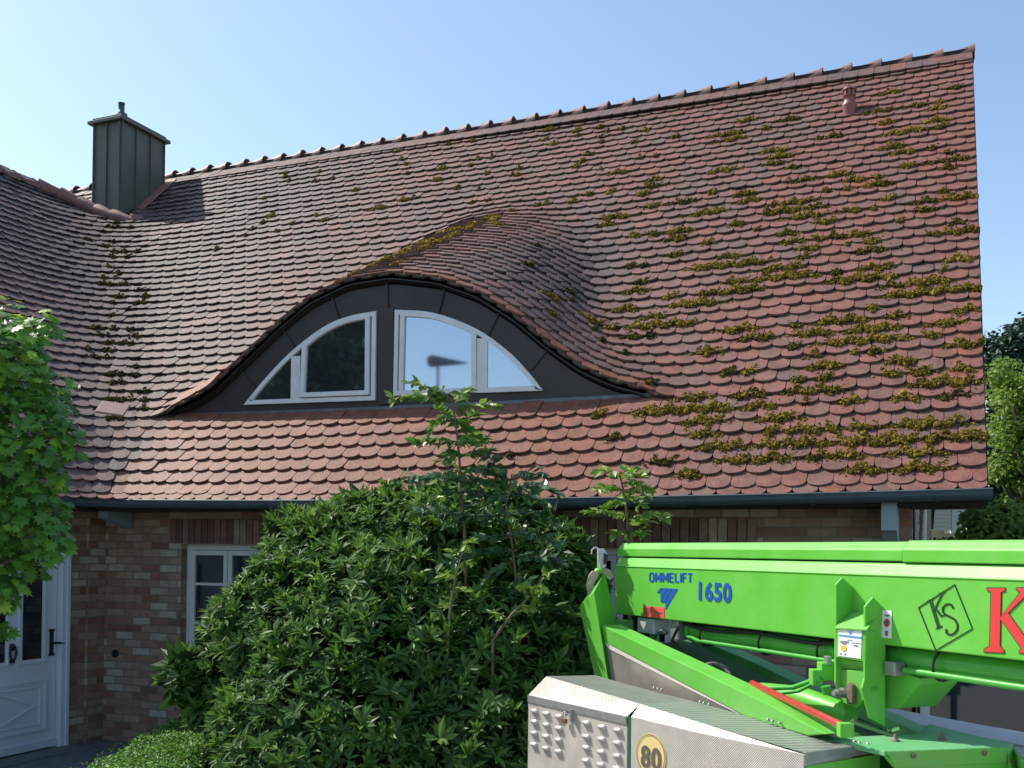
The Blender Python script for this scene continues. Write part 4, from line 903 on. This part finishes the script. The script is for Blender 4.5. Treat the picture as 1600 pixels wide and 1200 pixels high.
def stroke(P,w,close=False):
    out=[];n=len(P)
    for i in range(n-(0 if close else 1)):
        a=np.array(P[i],float);b_=np.array(P[(i+1)%n],float);d=nrm(b_-a);nn2=np.array([-d[1],d[0]]);wa=w[i] if hasattr(w,'__len__') else w;wb_=w[(i+1)%n] if hasattr(w,'__len__') else w
        out.append([tuple(a+nn2*wa-d*.4*wa),tuple(b_+nn2*wb_+d*.4*wb_),tuple(b_-nn2*wb_+d*.4*wb_),tuple(a-nn2*wa-d*.4*wa)])
    return out
GL={'O':[[(.15,.0),(.45,.0),(.6,.2),(.6,.8),(.45,1),(.15,1),(0,.8),(0,.2),(.15,0)]],'M':[[(.0,0),(.0,1)],[(.0,1),(.36,.25),(.72,1)],[(.72,1),(.72,0)]],'E':[[(.5,1),(0,1),(0,0),(.5,0)],[(0,.52),(.42,.52)]],'L':[[(0,1),(0,0),(.46,0)]],'I':[[(0,0),(0,1)]],'F':[[(.5,1),(0,1),(0,0)],[(0,.52),(.42,.52)]],'T':[[(-.05,1),(.55,1)],[(.25,1),(.25,0)]]}
WD={'O':.6,'M':.72,'E':.5,'L':.46,'I':0,'F':.5,'T':.5}
pen=0;ent=[]
for ch_ in 'OMMELIFT': ent.append((ch_,pen));pen+=WD[ch_]+.34
tot=pen-.34;
for ch_,p0_ in ent:
    polys=[]
    for st_ in GL[ch_]:
        P_=[(1015+(p0_+x)/tot*65.5,908.5+((p0_+x)/tot)*1.2-(y*13.2+.0)) for x,y in st_];polys+=stroke(P_,1.15)
    strip(polys,lambda x,y:BP(x,y,.003),0,'letter',BLUE)
text_mesh('1650',1092,1143,938,908,'lettering',BLUE,fp,nb,.03)
zx=lambda x,y:BP(850+x/5.457,840+y/5.457,.003)
strip([[(990,430),(1020,430),(985,472),(962,470)],[(1028,430),(1055,432),(1012,512),(993,550),(993,480)],[(1063,433),(1090,433),(1028,553),(1001,553)],[(1099,435),(1140,437),(1037,615),(1033,556)]],zx,0,'stripe_logo',BLUE)
strip([[(848,583),(1026,597),(1026,690),(842,668)]],zx,0,'red_sticker',STR)
zx2=lambda x,y:BP(850+x/5.457,840+y/5.457,.0055)
for pl_ in [[(856,y),(930-i*9,y+6),(930-i*9,y+9),(856,y+3)] for i,y in enumerate((598,612,626,640,652))]+[[(944,632),(1004,638),(1004,648),(944,641)]]: strip([pl_],zx2,0,'sticker_print',STG)
z7=lambda x,y:BP(1150+x/3.1578,820+y/3.1578,.003);z7b=lambda x,y:BP(1150+x/3.1578,820+y/3.1578,.005)
strip(stroke([(1078,295),(1165,513),(984,620),(900,409)],2.6,True)+stroke([(958,372),(1000,508)],8)+stroke([(942,378),(973,366)],3)+stroke([(986,514),(1016,500)],3)+stroke([(1018,338),(972,432)],4)+stroke([(1004,338),(1030,334)],3)+stroke([(985,414),(1012,450),(1030,446)],[5,5,2])
  +stroke([tuple(p) for p in cat_rom([(1070,412),(1062,396),(1040,392),(1020,410),(1024,436),(1050,452),(1078,468),(1092,496),(1086,525),(1062,542),(1040,536),(1036,516)],4)],4.6),z7,0,'monogram_logo',DKG)
Kst=[(1240,313),(1325,313),(1325,325),(1306,332),(1300,598),(1320,620),(1320,631),(1225,627),(1225,616),(1252,598),(1259,332),(1240,323)]
Karm=[(1298,462),(1404,334),(1385,322),(1385,312),(1475,312),(1475,322),(1445,334),(1340,436)]
Kleg=[(1300,462),(1336,428),(1462,608),(1485,620),(1485,632),(1398,632),(1398,622),(1412,614),(1316,478)]
def grow(pl,g):
    P=[np.array([x,0,y]) for x,y in pl];Q=inset(P,-g);return [(q_[0],q_[2]) for q_ in Q]
strip([grow(Kst,4),grow(Karm,4),grow(Kleg,4)],z7,0,'letter_outline',DKG);strip([Kst,Karm,Kleg],z7b,0,'red_letter',RED)
# label on control box and sticker on boom
lb=lambda x,y:BP(1180+x/5.454,900+y/5.454,pr+.003);lb2=lambda x,y:BP(1180+x/5.454,900+y/5.454,pr+.005);lb3=lambda x,y:BP(1180+x/5.454,900+y/5.454,pr+.007)
strip([[(712,450),(908,462),(900,706),(704,680)]],lb,0,'white_label',STW)
for pl_ in [[(712,497),(906,520),(906,534),(711,510)],[(792,474),(824,476),(808,502)],[(778,458),(846,462),(846,467),(778,463)]]: strip([pl_],lb2,0,'label_print',CYAN)
strip([[(753+24*math.cos(a),616+27*math.sin(a)) for a in np.linspace(0,2*math.pi,17)[:-1]]],lb2,0,'label_dot',YEL)
for pl_ in [[(722+i*0,y),(796,y+5),(796,y+8),(722,y+3)] for i,y in enumerate((552,562))]+[[(738,572),(778,577),(778,584),(738,578)],[(818,566),(896,574),(896,577),(818,569)],[(840,588),(876,592),(876,600),(840,596)],[(724,655),(734,656),(734,668),(724,667)],[(758,660),(768,661),(768,672),(758,671)],[(780,542),(826,546),(826,549),(780,545)]]: strip([pl_],lb2,0,'label_print',STG)
sb=lambda x,y:BP(1180+(x+10)/5.454,900+y/5.454,.003);sb2=lambda x,y:BP(1180+(x+10)/5.454,900+y/5.454,.005)
strip([[(1072,290),(1153,296),(1150,534),(1066,524)]],sb,0,'white_sticker',STW)
strip([[(1110+26*math.cos(a),400+36*math.sin(a)) for a in np.linspace(0,2*math.pi,21)[:-1]]],sb2,0,'sticker_disc',STR)
sb3=lambda x,y:BP(1180+(x+10)/5.454,900+y/5.454,.0065)
for pl_ in([(1110+18*math.cos(a),400+26*math.sin(a)) for a in np.linspace(0,2*math.pi,21)[:-1]],[(1085,328),(1138,334),(1112,348)],[(1096,468),(1118,470),(1116,512),(1096,508)]): strip([pl_],sb3,0,'sticker_print',STG)
# speed disc 80
c80=SP(1017,1180,.002)
def disc(r,off,name,m):
    P=[c80+cn*off-cdir*r*math.cos(a)+UZ*r*math.sin(a) for a in np.linspace(0,2*math.pi,49)[:-1]];return MB().prism(P,-cn*.001).build(name,m,lift)
disc(.100,.0,'speed_disc',STY);
A_=[c80+cn*.003-cdir*.094*math.cos(a)+UZ*.094*math.sin(a) for a in np.linspace(0,2*math.pi,49)[:-1]];B__=[c80+cn*.003-cdir*.091*math.cos(a)+UZ*.091*math.sin(a) for a in np.linspace(0,2*math.pi,49)[:-1]]
MB().ring(A_,B__,-cn*.001).build('disc_rim_line',STG,lift)
cu=None
def t80(x,y): return SP(x,y,.005)
a0=c80-cdir*-.052;  
px80=[None]
ob=text_mesh('80',1001.5,1032.5,1198,1163,'speed_number',STG,lambda x,y:SP(x,y,.004),cn,.02)
# ================================================================ VEGETATION
def leafmat(name,cols,rough=.4,trans=.25,spec=.5): return mat(name,(1,1,1),rough,attr=cols,trans=trans,spec=spec)
def orient(nv,spin,N,scale,aspect=None):
    """columns: x across, y along leaf, z normal"""
    nv=nv/np.linalg.norm(nv,axis=1,keepdims=True)
    h=RNG.normal(size=(N,3));
    y=spin-(spin*nv).sum(1,keepdims=True)*nv;y/=np.linalg.norm(y,axis=1,keepdims=True)+1e-9
    x=np.cross(y,nv)
    return np.stack([x*scale[:,None],y*scale[:,None],nv*scale[:,None]],2)
def balls_surface(balls,n,lo=.0,hi=.25,flat=1.,rej=.80):
    """balls list of (centre, r); points in shell between r(1-hi)..r(1-lo) and outside other balls"""
    C_=np.array([b[0] for b in balls]);R_=np.array([b[1] for b in balls]);w_=R_**2/np.sum(R_**2)
    out=[];nor=[]
    while len(out)<n:
        k=RNG.choice(len(balls),n*2,p=w_);d=RNG.normal(size=(n*2,3));d/=np.linalg.norm(d,axis=1,keepdims=True)
        rr_=R_[k]*(1-RNG.uniform(lo,hi,n*2));p=C_[k]+d*rr_[:,None]*np.array([1,1,flat])
        dist=np.linalg.norm(p[:,None,:]-C_[None],axis=2)/R_[None];dist[np.arange(n*2),k]=9
        ok=dist.min(1)>rej
        out+=list(p[ok]);nor+=list(d[ok])
    return np.array(out[:n]),np.array(nor[:n])
# ---- rhododendron
RH=leafmat('rhododendron_leaf',[(.020,.055,.014),(.052,.125,.028),(.09,.195,.038),(.15,.28,.045),(.22,.36,.055)],.5,.34,.35)
LEAF5=([(0,0,0),(-.115,.30,.035),(-.15,.64,.035),(0,.5,-.015),(.15,.64,.035),(.115,.30,.035),(0,1.05,-.07)],[[3,0,5],[3,1,0],[3,2,1],[3,6,2],[3,4,6],[3,5,4]])
bz=7.3
bl=[(465,1020,150,7.7),(360,1085,70,7.7),(450,930,70,7.8),(540,950,165,7.8),(520,880,90,7.9),(640,900,130,7.8),(700,880,110,7.6),(760,900,110,7.6),(840,920,105,7.6),(860,870,60,7.8),(610,1060,220,7.3),(455,1130,122,7.3),(760,1080,190,7.2),(880,1040,80,7.3),(560,1200,230,7.0),(760,1230,220,6.9),(295,1055,38,7.6),(460,1275,120,7.0),(460,840,42,8.0),(620,800,40,7.9),(700,800,48,7.9),(780,810,50,7.8),(560,830,60,8.0)]
BL=[]
for x,y,r,z in bl: BL.append((PZ(x,y,z),r*z/F*.93))
def bushpos(k): return PZ(600,1200,7.2)*[1,1,0]+[0,0,.15]
bush=thing('rhododendron_bush',bushpos(0),'large rounded dark green rhododendron bush in front of the brick wall','bush')
NR=5600
p,nv=balls_surface(BL,NR,-.03,.20,rej=.90)
ok=(p[:,2]>.18);p=p[ok];nv=nv[ok];NR=len(p)
vw=(CAM-p);vw/=np.linalg.norm(vw,axis=1,keepdims=True);
axis=nv*.9+np.array([0,0,.75])+RNG.normal(0,.25,(NR,3));axis/=np.linalg.norm(axis,axis=1,keepdims=True)
nl=9;size=RNG.uniform(.065,.125,NR)
young=(RNG.random(NR)<.35)
e1=np.cross(axis,RNG.normal(size=(NR,3)));e1/=np.linalg.norm(e1,axis=1,keepdims=True);e2=np.cross(axis,e1)
Ps=[];Rs=[];Ts=[]
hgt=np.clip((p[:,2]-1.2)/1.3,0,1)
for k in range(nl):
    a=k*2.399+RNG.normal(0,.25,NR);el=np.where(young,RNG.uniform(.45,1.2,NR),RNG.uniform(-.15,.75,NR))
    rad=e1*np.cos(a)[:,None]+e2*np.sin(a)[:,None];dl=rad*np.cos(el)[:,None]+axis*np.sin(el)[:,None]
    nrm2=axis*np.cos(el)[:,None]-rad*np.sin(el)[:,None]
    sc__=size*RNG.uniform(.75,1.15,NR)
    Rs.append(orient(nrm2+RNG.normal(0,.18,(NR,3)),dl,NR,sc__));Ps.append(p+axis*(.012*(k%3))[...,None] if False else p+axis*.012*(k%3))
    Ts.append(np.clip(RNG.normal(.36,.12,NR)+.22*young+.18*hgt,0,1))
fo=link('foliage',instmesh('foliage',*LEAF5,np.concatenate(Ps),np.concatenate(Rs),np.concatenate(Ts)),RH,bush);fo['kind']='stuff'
# inner dark twiggy mass
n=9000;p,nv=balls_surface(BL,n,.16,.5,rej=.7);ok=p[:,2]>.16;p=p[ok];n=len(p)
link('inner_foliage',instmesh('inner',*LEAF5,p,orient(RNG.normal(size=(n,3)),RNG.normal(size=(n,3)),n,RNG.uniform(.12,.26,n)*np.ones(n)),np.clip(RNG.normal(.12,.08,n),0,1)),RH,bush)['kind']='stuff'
mb=MB()
base=np.array(bush.location)
for b_c,b_r in BL[:17]:
    q0=base+RNG.normal(0,.15,3)*[1,1,0];mid_=(q0+b_c)/2+RNG.normal(0,.12,3);mb.tube([q0,mid_,b_c,b_c+RNG.normal(0,.4,3)*b_r],[.03,.022,.014,.006],6)
for _ in range(90):
    k=RNG.integers(len(BL));c_,r_=BL[k];d=nrm(RNG.normal(size=3)+[0,-.4,.1]);mb.tube([c_+d*r_*.3,c_+d*r_*.65+RNG.normal(0,.04,3),c_+d*r_*.93],[.010,.007,.004],5)
mb.build('branches',BARK,bush)
# ---- saplings growing through the bush
LOBED=([(0,0,0),(-.30,.22,.04),(-.42,.5,.03),(-.25,.62,.05),(-.2,.85,.0),(0,1.12,-.08),(.2,.85,0),(.25,.62,.05),(.42,.5,.03),(.30,.22,.04),(0,.5,-.03)],[[10,0,1],[10,1,2],[10,2,3],[10,3,4],[10,4,5],[10,5,6],[10,6,7],[10,7,8],[10,8,9],[10,9,0]])
OVATE=([(0,0,0),(-.24,.28,.05),(-.27,.55,.05),(0,1,-.10),(.27,.55,.05),(.24,.28,.05),(0,.5,-.03)],[[6,0,1],[6,1,2],[6,2,3],[6,3,4],[6,4,5],[6,5,0]])
SAP=leafmat('sapling_leaf',[(.03,.09,.03),(.07,.17,.03),(.14,.27,.035),(.26,.38,.05)],.4,.35)
SAPB=leafmat('bluish_sapling_leaf',[(.03,.08,.03),(.05,.12,.045),(.08,.17,.06),(.13,.24,.08)],.35,.2)
def sapling(name,label,stem,branches,m,lsize,tint,n_per=9,tpl=OVATE,z=7.4,root=None,group=None):
    pts=[PZ(x,y,z) for x,y in stem];bs=at_z(pts[0],.15);t=thing(name,bs,label,'sapling',group)
    mb=MB();mb.tube([bs]+pts,[.016]+list(np.linspace(.012,.004,len(pts))),7);Pp=[];Dd=[]
    for (x0,y0,x1,y1) in branches:
        dz=RNG.uniform(-.16,.16);a=PZ(x0,y0,z);b_=PZ(x1,y1,z+dz);mid_=(a+b_)/2+UZ*.02;mb.tube([a,mid_,b_],[.005,.004,.002],5)
        k=max(4,int(np.linalg.norm(b_-a)/lsize*3.2))
        for i in range(k):
            f_=(i+1)/k;q_=a*(1-f_)+b_*f_+UZ*.02*math.sin(f_*3.1)
            for sgn in(-1,1):
                d=nrm(b_-a);sd_=nrm(np.cross(d,UZ)+1e-3)*sgn;Pp.append(q_);Dd.append(nrm(d*.6+sd_*.8+UZ*RNG.normal(-.15,.3)))
    n=len(Pp);Pp=np.array(Pp);Dd=np.array(Dd);nv_=np.tile(UZ,(n,1))+RNG.normal(0,.45,(n,3))+vwcam(Pp)*.35
    mb.build('stem',STEM,t)
    link('leaves',instmesh('leaves',*tpl,Pp,orient(nv_,Dd,n,RNG.uniform(.9,1.7,n)*lsize),np.clip(RNG.normal(tint,.2,n),0,1)),m,t);return t
def vwcam(P):
    v=CAM-P;return v/np.linalg.norm(v,axis=1,keepdims=True)
sapling('sapling','tall pale green leafy sapling shoot rising in front of the dormer window',[(728,860),(722,780),(718,720),(712,660),(706,625)],
 [(706,625,612,622),(706,625,640,598),(712,640,780,634),(710,632,730,610),(712,650,672,668),(714,665,745,650),(715,690,650,690),(716,680,755,690),(716,668,690,640),(718,705,690,722),(719,715,765,705),(720,735,680,755),(720,740,770,735),(709,630,680,606),(712,655,735,672),(718,700,740,690),(722,765,690,780),(722,770,760,775)],SAP,.058,.62,z=7.0)
sapling('sapling','bluish green broad leaved sapling growing through the middle of the bush',[(800,1000),(808,920),(800,850),(790,790),(800,740)],
 [(800,745,845,742),(798,750,750,735),(795,770,850,790),(795,775,740,790),(800,800,860,815),(798,805,700,820),(800,830,870,850),(802,840,730,850),(805,870,880,880),(805,875,760,905),(790,760,765,715),(795,780,690,770),(800,760,640,745),(808,860,690,880),(803,820,660,800),(806,900,850,935),(800,760,870,770)],SAPB,.062,.5,z=6.9)
sapling('sapling','yellow green feathery sapling standing between bush and green boom',[(985,880),(982,830),(978,790),(972,755),(968,742)],
 [(968,745,938,735),(968,745,1005,745),(970,755,1015,765),(972,765,935,765),(975,775,1000,790),(976,785,950,792),(980,808,918,800),(980,812,1042,806),(982,822,1010,815),(984,838,960,835),(984,838,1008,832),(970,750,985,735),(974,770,1010,775)],SAP,.052,.85,z=6.75)
sapling('sapling','small yellow tipped shoot poking out of the bush front',[(700,990),(705,940),(712,900),(724,860)],
 [(724,862,735,845),(715,890,735,880),(710,905,690,900),(705,930,725,925),(703,950,690,950),(720,870,700,862)],SAP,.04,.95,z=6.55,root=1)
sapling('sapling','pinkish yellow arching shoot low on the right of the bush',[(770,1000),(800,960),(830,930),(845,905)],
 [(845,908,860,895),(835,920,850,925),(825,935,815,915),(810,950,830,955),(790,970,775,960),(830,930,845,945)],SAP,.042,.95,z=6.5)
# ---- maple at the left edge
MAPLE=leafmat('maple_leaf',[(.045,.13,.025),(.075,.21,.03),(.12,.30,.035),(.25,.44,.04),(.46,.54,.06)],.42,.42)
ml=[(0,0)];
lob=[(-.10,.05),(-.52,-.02),(-.38,.18),(-.62,.38),(-.36,.42),(-.40,.72),(-.16,.62),(0,1.0),(.16,.62),(.40,.72),(.36,.42),(.62,.38),(.38,.18),(.52,-.02),(.10,.05)]
MT=([(0,.3,0)]+[(0,-.02,0)]+[(x,y,-.10*abs(x)-.12*max(0,y-.5)) for x,y in lob],[[0,1,2]]+[[0,i,i+1] for i in range(2,16)]+[[0,16,1]])
mbase=at_z(PZ(-190,1200,5.6),.15);maple=thing('maple_tree',mbase,'light green maple tree with pointed lobed leaves at the left edge','tree')
mbl=[(-10,530,75,5.6),(20,560,62,5.4),(40,640,80,5.5),(-30,640,120,5.6),(30,700,88,5.4),(-20,770,120,5.5),(45,800,60,5.4),(20,850,72,5.5),(75,845,36,5.3),(-30,900,70,5.5),(0,920,40,5.4),(-120,600,140,5.7),(-120,800,170,5.7),(-10,985,22,5.4),(70,510,26,5.5),(95,690,34,5.4),(-150,980,100,5.7),(-160,430,110,5.8)]
MBL=[(PZ(x,y,z),r*z/F*.97) for x,y,r,z in mbl]
n=7600;p,nv=balls_surface(MBL,n,-.05,.75,rej=.75);dirs=nv*.5+RNG.normal(0,.45,(n,3))+np.array([0,0,-.45]);nv2=nv*.35+np.array([0,0,.75])+RNG.normal(0,.35,(n,3))+vwcam(p)*.45
top_=np.clip((p[:,2]-2.6)/1.0,0,1)
outr=np.clip((nv@UZ),0,1)
tin=np.clip(RNG.normal(.34,.13,n)+.15*top_+.25*(RNG.random(n)<.06)+.5*(top_>.7)*(RNG.random(n)<.5),0,1)
o=link('foliage',instmesh('foliage',*MT,p,orient(nv2,dirs,n,RNG.uniform(.042,.076,n)),tin),MAPLE,maple);o['kind']='stuff'
mb=MB();c0=mbase;tp_=PZ(-170,500,5.7);mb.tube([c0,c0*.6+tp_*.4+[.05,0,0],tp_],[.10,.07,.03],10);mb.build('trunk',BARK,maple)
mb=MB()
for c_,r_ in MBL:
    q0=c0*(1-.0);zt_=max(c_[2]-.5,1.0);q0=np.array([c0[0]*.5+tp_[0]*.5,c0[1]*.5+tp_[1]*.5,zt_]);mb.tube([q0,(q0+c_)/2+[0,0,.06],q0*.2+c_*.8],[.020,.012,.004],6)
mb.build('limbs',BARK,maple)
# ---- clipped low hedge near the door
HG=leafmat('box_hedge_leaf',[(.05,.13,.022),(.09,.23,.03),(.15,.34,.04),(.22,.44,.05)],.5,.35)
zc=.66
h0,h1,h2,h3=[PL(x,y,(0,0,1),(0,0,zc)) for x,y in((60,1228),(285,1110),(372,1136),(262,1222))]
dd=nrm(h1-h0);h0=h0-dd*.35;h3=h3-dd*.35
hb=at_z((h0+h1+h2+h3)/4,.15);hedge=thing('box_hedge',hb,'low clipped bright green hedge between the front door and the big bush','hedge')
n=17000;u_=RNG.random(n);v_=RNG.random(n)
fz=RNG.random(n);side=RNG.random(n)<.35
top=(h0[None]*((1-u_)*(1-v_))[:,None]+h1[None]*(u_*(1-v_))[:,None]+h2[None]*(u_*v_)[:,None]+h3[None]*((1-u_)*v_)[:,None])
ph=RNG.random((6,3));bumpy=.02*np.sin(top[:,0]*9+1)*np.cos(top[:,1]*7)+.012*np.sin(top[:,0]*23+top[:,1]*17)
edge=np.minimum(np.minimum(v_,1-v_)*6,1);top[:,2]+=bumpy-.10*(1-np.sqrt(edge))+RNG.uniform(-.05,.015,n)
pos=top.copy();vs=np.where(RNG.random(n)<.5,0.,1.)
sp=(h0[None]*((1-u_)*(1-vs))[:,None]+h1[None]*(u_*(1-vs))[:,None]+h2[None]*(u_*vs)[:,None]+h3[None]*((1-u_)*vs)[:,None]);sp[:,2]=.16+(zc-.18)*fz;sp+=RNG.normal(0,.018,(n,3))
pos[side]=sp[side]
o=link('foliage',instmesh('foliage',*OVATE,pos,orient(RNG.normal(0,.6,(n,3))+UZ,RNG.normal(size=(n,3))+UZ*.5,n,RNG.uniform(.018,.032,n)),np.clip(RNG.normal(.5,.2,n),0,1)),HG,hedge);o['kind']='stuff'
cc=(h0+h1+h2+h3)/4;sh=lambda p,z:at_z(cc+(p-cc)*.93,z)
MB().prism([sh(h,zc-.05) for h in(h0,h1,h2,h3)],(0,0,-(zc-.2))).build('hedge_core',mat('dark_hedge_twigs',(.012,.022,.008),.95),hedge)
# ---- trees
def tree(label,name,cat,base,crown,cols,n,lsize,trans=.3,trunk_r=.2,clump=.5,group=None,tpl=OVATE,seed=1,cone=False,ncl=60):
    t=thing(name,base,label,cat,group);base=np.array(base,float);cl=[]
    m=leafmat(name+'_leaf',cols,.5,trans)
    for (c_,r_) in crown:
        k=max(4,int(ncl*r_**2/sum(q_[1]**2 for q_ in crown)))
        d=RNG.normal(size=(k,3));d/=np.linalg.norm(d,axis=1,keepdims=True);rad=RNG.uniform(.35,1.0,k)**.5*r_
        for i in range(k): cl.append((np.array(c_)+d[i]*rad[i],clump*RNG.uniform(.6,1.3),RNG.normal(0,.13)))
    P_=[];Tn=[];Nn=[]
    per=n//len(cl)
    for c_,r_,tt_ in cl:
        d=RNG.normal(size=(per,3));d/=np.linalg.norm(d,axis=1,keepdims=True);q_=c_+d*(RNG.random(per)**.45*r_)[:,None]*np.array([1,1,.7])
        P_.append(q_);Nn.append(d);Tn.append(np.clip(.42+tt_+RNG.normal(0,.12,per),0,1))
    P_=np.concatenate(P_);Nn=np.concatenate(Nn);N=len(P_)
    o=link('crown',instmesh('crown',*tpl,P_,orient(Nn*.5+RNG.normal(0,.5,(N,3))+UZ*.6,RNG.normal(size=(N,3))-UZ*.3,N,RNG.uniform(.7,1.3,N)*lsize),np.concatenate(Tn)),m,t);o['kind']='stuff'
    topc=np.array(max(crown,key=lambda q_:q_[0][2])[0]);mb=MB();mb.tube([base,base*.6+topc*.4+[.1,0,0],topc],[trunk_r,trunk_r*.7,trunk_r*.2],9);mb.build('trunk',BARK,t)
    mb=MB()
    for c_,r_,_t in cl[::2]:
        q0=base+(topc-base)*np.clip((c_[2]-base[2])/(topc[2]-base[2]+.01)*.65,.15,.95);mb.tube([q0,(q0+c_)/2+[0,0,.1],c_],[trunk_r*.3,trunk_r*.18,trunk_r*.05],5)
    mb.build('limbs',BARK,t)
    return t
def crown_px(lst): return [(PZ(x,y,z),r*z/F) for x,y,r,z in lst]
tree('dark green bushy tree behind the gable, its spiky top against the sky','tall_tree','tree',at_z(PZ(1575,800,24),.15),crown_px([(1570,545,34,24),(1610,540,50,24),(1560,600,45,24),(1620,640,90,24),(1570,700,60,24),(1620,790,90,24),(1540,780,40,24.5)]),[(.010,.03,.018),(.018,.05,.026),(.03,.08,.035),(.05,.11,.045)],26000,.13,.15,.25,.5,ncl=130)
tree('light yellow green feathery tree right of the gable, in front of the dark one','robinia_tree','tree',at_z(PZ(1640,800,17),.15),crown_px([(1578,590,24,17),(1600,640,45,17),(1575,680,30,17),(1610,740,55,17),(1640,650,70,17),(1570,730,26,17),(1660,760,70,17),(1690,600,80,17),(1600,815,30,17)]),[(.11,.19,.035),(.20,.31,.05),(.30,.42,.07),(.42,.52,.11)],24000,.08,.5,.16,.28,ncl=150)
tree('small pale green shrub with upright leaves low beyond the gutter end','garden_shrub','shrub',at_z(PZ(1545,900,12.5),.15),crown_px([(1548,812,32,12.5),(1525,845,22,12.5),(1580,835,36,12.5),(1545,900,50,12.5)]),[(.10,.19,.04),(.18,.30,.05),(.30,.42,.08),(.42,.52,.12)],9000,.085,.5,.05,.22,ncl=60)
tree('dark green hedge bush under the beige bay of the neighbouring house','hedge_bush','bush',at_z(PZ(1490,900,15.5),.15),crown_px([(1480,893,38,15.5),(1520,880,36,16),(1570,870,40,17),(1610,860,50,17),(1460,915,40,15.5),(1540,930,60,16)]),[(.012,.035,.018),(.02,.055,.028),(.035,.08,.035),(.05,.11,.05)],14000,.085,.15,.08,.3,ncl=80)
# trees and lamp behind the photographer, mirrored in the dormer panes
tree('big dark tree mirrored in the left dormer pane','broad_tree','tree',(-24,-17,.15),[((-24.2,-17,9.2),3.6),((-22.8,-17,12.2),2.6),((-21.6,-17,7.6),2.2),((-26,-17,12),3.5),((-21.6,-17,10.2),2.0),((-27,-17,7),3.5),((-22.5,-17,9.5),2.6),((-23,-17,6.5),2.6)],[(.015,.045,.015),(.025,.07,.02),(.045,.10,.025),(.07,.14,.03)],42000,.27,.2,.35,1.0,ncl=150)
lp_=np.array([-17.1,-17,.15]);sl_=thing('street_lamp',lp_,'grey street lamp mirrored in the right dormer pane','street lamp')
lq=lp_+[0,0,.9];mb=MB();mb.tube([lp_,lq+[0,0,7.7]],[.09,.05],12);mb.build('lamp_post',GALV,sl_)
mb=MB();mb.prism([lq+[-.25,0,7.7],lq+[1.25,0,7.75],lq+[-.1,0,8.1],lq+[-.3,0,8.0]],(0,.35,0));mb.build('lamp_head',mat('dark_lamp_housing',(.05,.06,.08),.5),sl_,bevel=.02)
# ---- neighbouring house bay
nh=thing('neighbour_house',at_z(PZ(1470,900,21),.15),'beige boarded upper bay of the neighbouring house seen under the gutter end','house')
Zn=21
a_=PZ(1425,828,Zn);b_=PZ(1487,828,Zn);zb_=a_[2]
wdir=nrm((b_-a_)*[1,1,0]);dp=nrm([ -wdir[1],wdir[0],0]);dp=dp if dp@(a_-CAM)>0 else -dp
mb=MB();k=0;z=zb_
while z<zb_+1.9:
    mb.prism([at_z(a_,z),at_z(b_,z),at_z(b_,z+.078)+dp*.012,at_z(a_,z+.078)+dp*.012],dp*.05);z+=.082
mb.build('siding',BEIGE,nh)
c_=PZ(1508,826,Zn-.02);mb=MB();mb.prism([at_z(b_,zb_-.06)-dp*.03,at_z(c_,zb_-.06)-dp*.03,at_z(c_,zb_+1.9)-dp*.03,at_z(b_,zb_+1.9)-dp*.03],dp*.4);mb.build('corner_board',mat('pale_corner_board',(.62,.64,.58),.6),nh)
mb=MB();mb.prism([at_z(a_,.15)+dp*.5,at_z(c_,.15)+dp*.5,at_z(c_,zb_+1.9)+dp*.5,at_z(a_,zb_+1.9)+dp*.5],dp*3);mb.build('wall',BEIGE,nh)
mb=MB();mb.prism([at_z(a_,zb_+1.9)-dp*.2,at_z(c_,zb_+1.9)-dp*.2+wdir*.1,at_z(c_,zb_+2.0)+dp*3.5,at_z(a_,zb_+2.0)+dp*3.5],(0,0,.12));mb.build('flat_roof',UNDER,nh)
# ---- glazed lean-to beside the gable
gh=thing('glasshouse',(.9,8.7,.15),'white framed glasshouse with dark panes beside the gable, behind the boom','glasshouse')
gx0,gx1,gy=XG+.06,2.6,8.32
xw=[gx0,gx0+.075];mb=MB();mb.bb(gx0,gx0+.065,gy,gy+.07,.16,1.80);mb.bb(gx1-.06,gx1,gy,gy+.07,.16,1.80);mb.bb(gx0,gx1,gy+.001,gy+.069,1.80,1.87);mb.bb(gx0+.065,gx1-.06,gy+.002,gy+.068,.16,.3);mb.bb((gx0+gx1)/2+.45,(gx0+gx1)/2+.5,gy+.003,gy+.067,.3,1.8)
mb.bb(gx1-.06,gx1,gy+1.6,gy+1.67,.16,2.0);mb.bb(gx1-.059,gx1-.001,gy+.07,gy+1.6,1.80,1.87);mb.build('frame',WHITE,gh)
MB().bb(gx0+.065,(gx0+gx1)/2+.45,gy+.03,gy+.036,.3,1.8).build('pane',GLASS2,gh);MB().bb((gx0+gx1)/2+.5,gx1-.06,gy+.03,gy+.036,.3,1.8).build('pane',GLASS2,gh);MB().bb(gx1-.034,gx1-.028,gy+.07,gy+1.6,.2,1.80).build('pane',GLASS2,gh)
MB().prism([(gx0,gy,1.875),(gx1,gy,1.875),(gx1,gy+1.7,2.02),(gx0,gy+1.7,2.02)],(0,0,.01)).build('roof_pane',GLASS2,gh)
MB().bb(gx0,gx1,gy+1.2,gy+1.25,.16,1.79).build('inner_wall',mat('dark_glasshouse_wall',(.02,.03,.035),.9),gh)
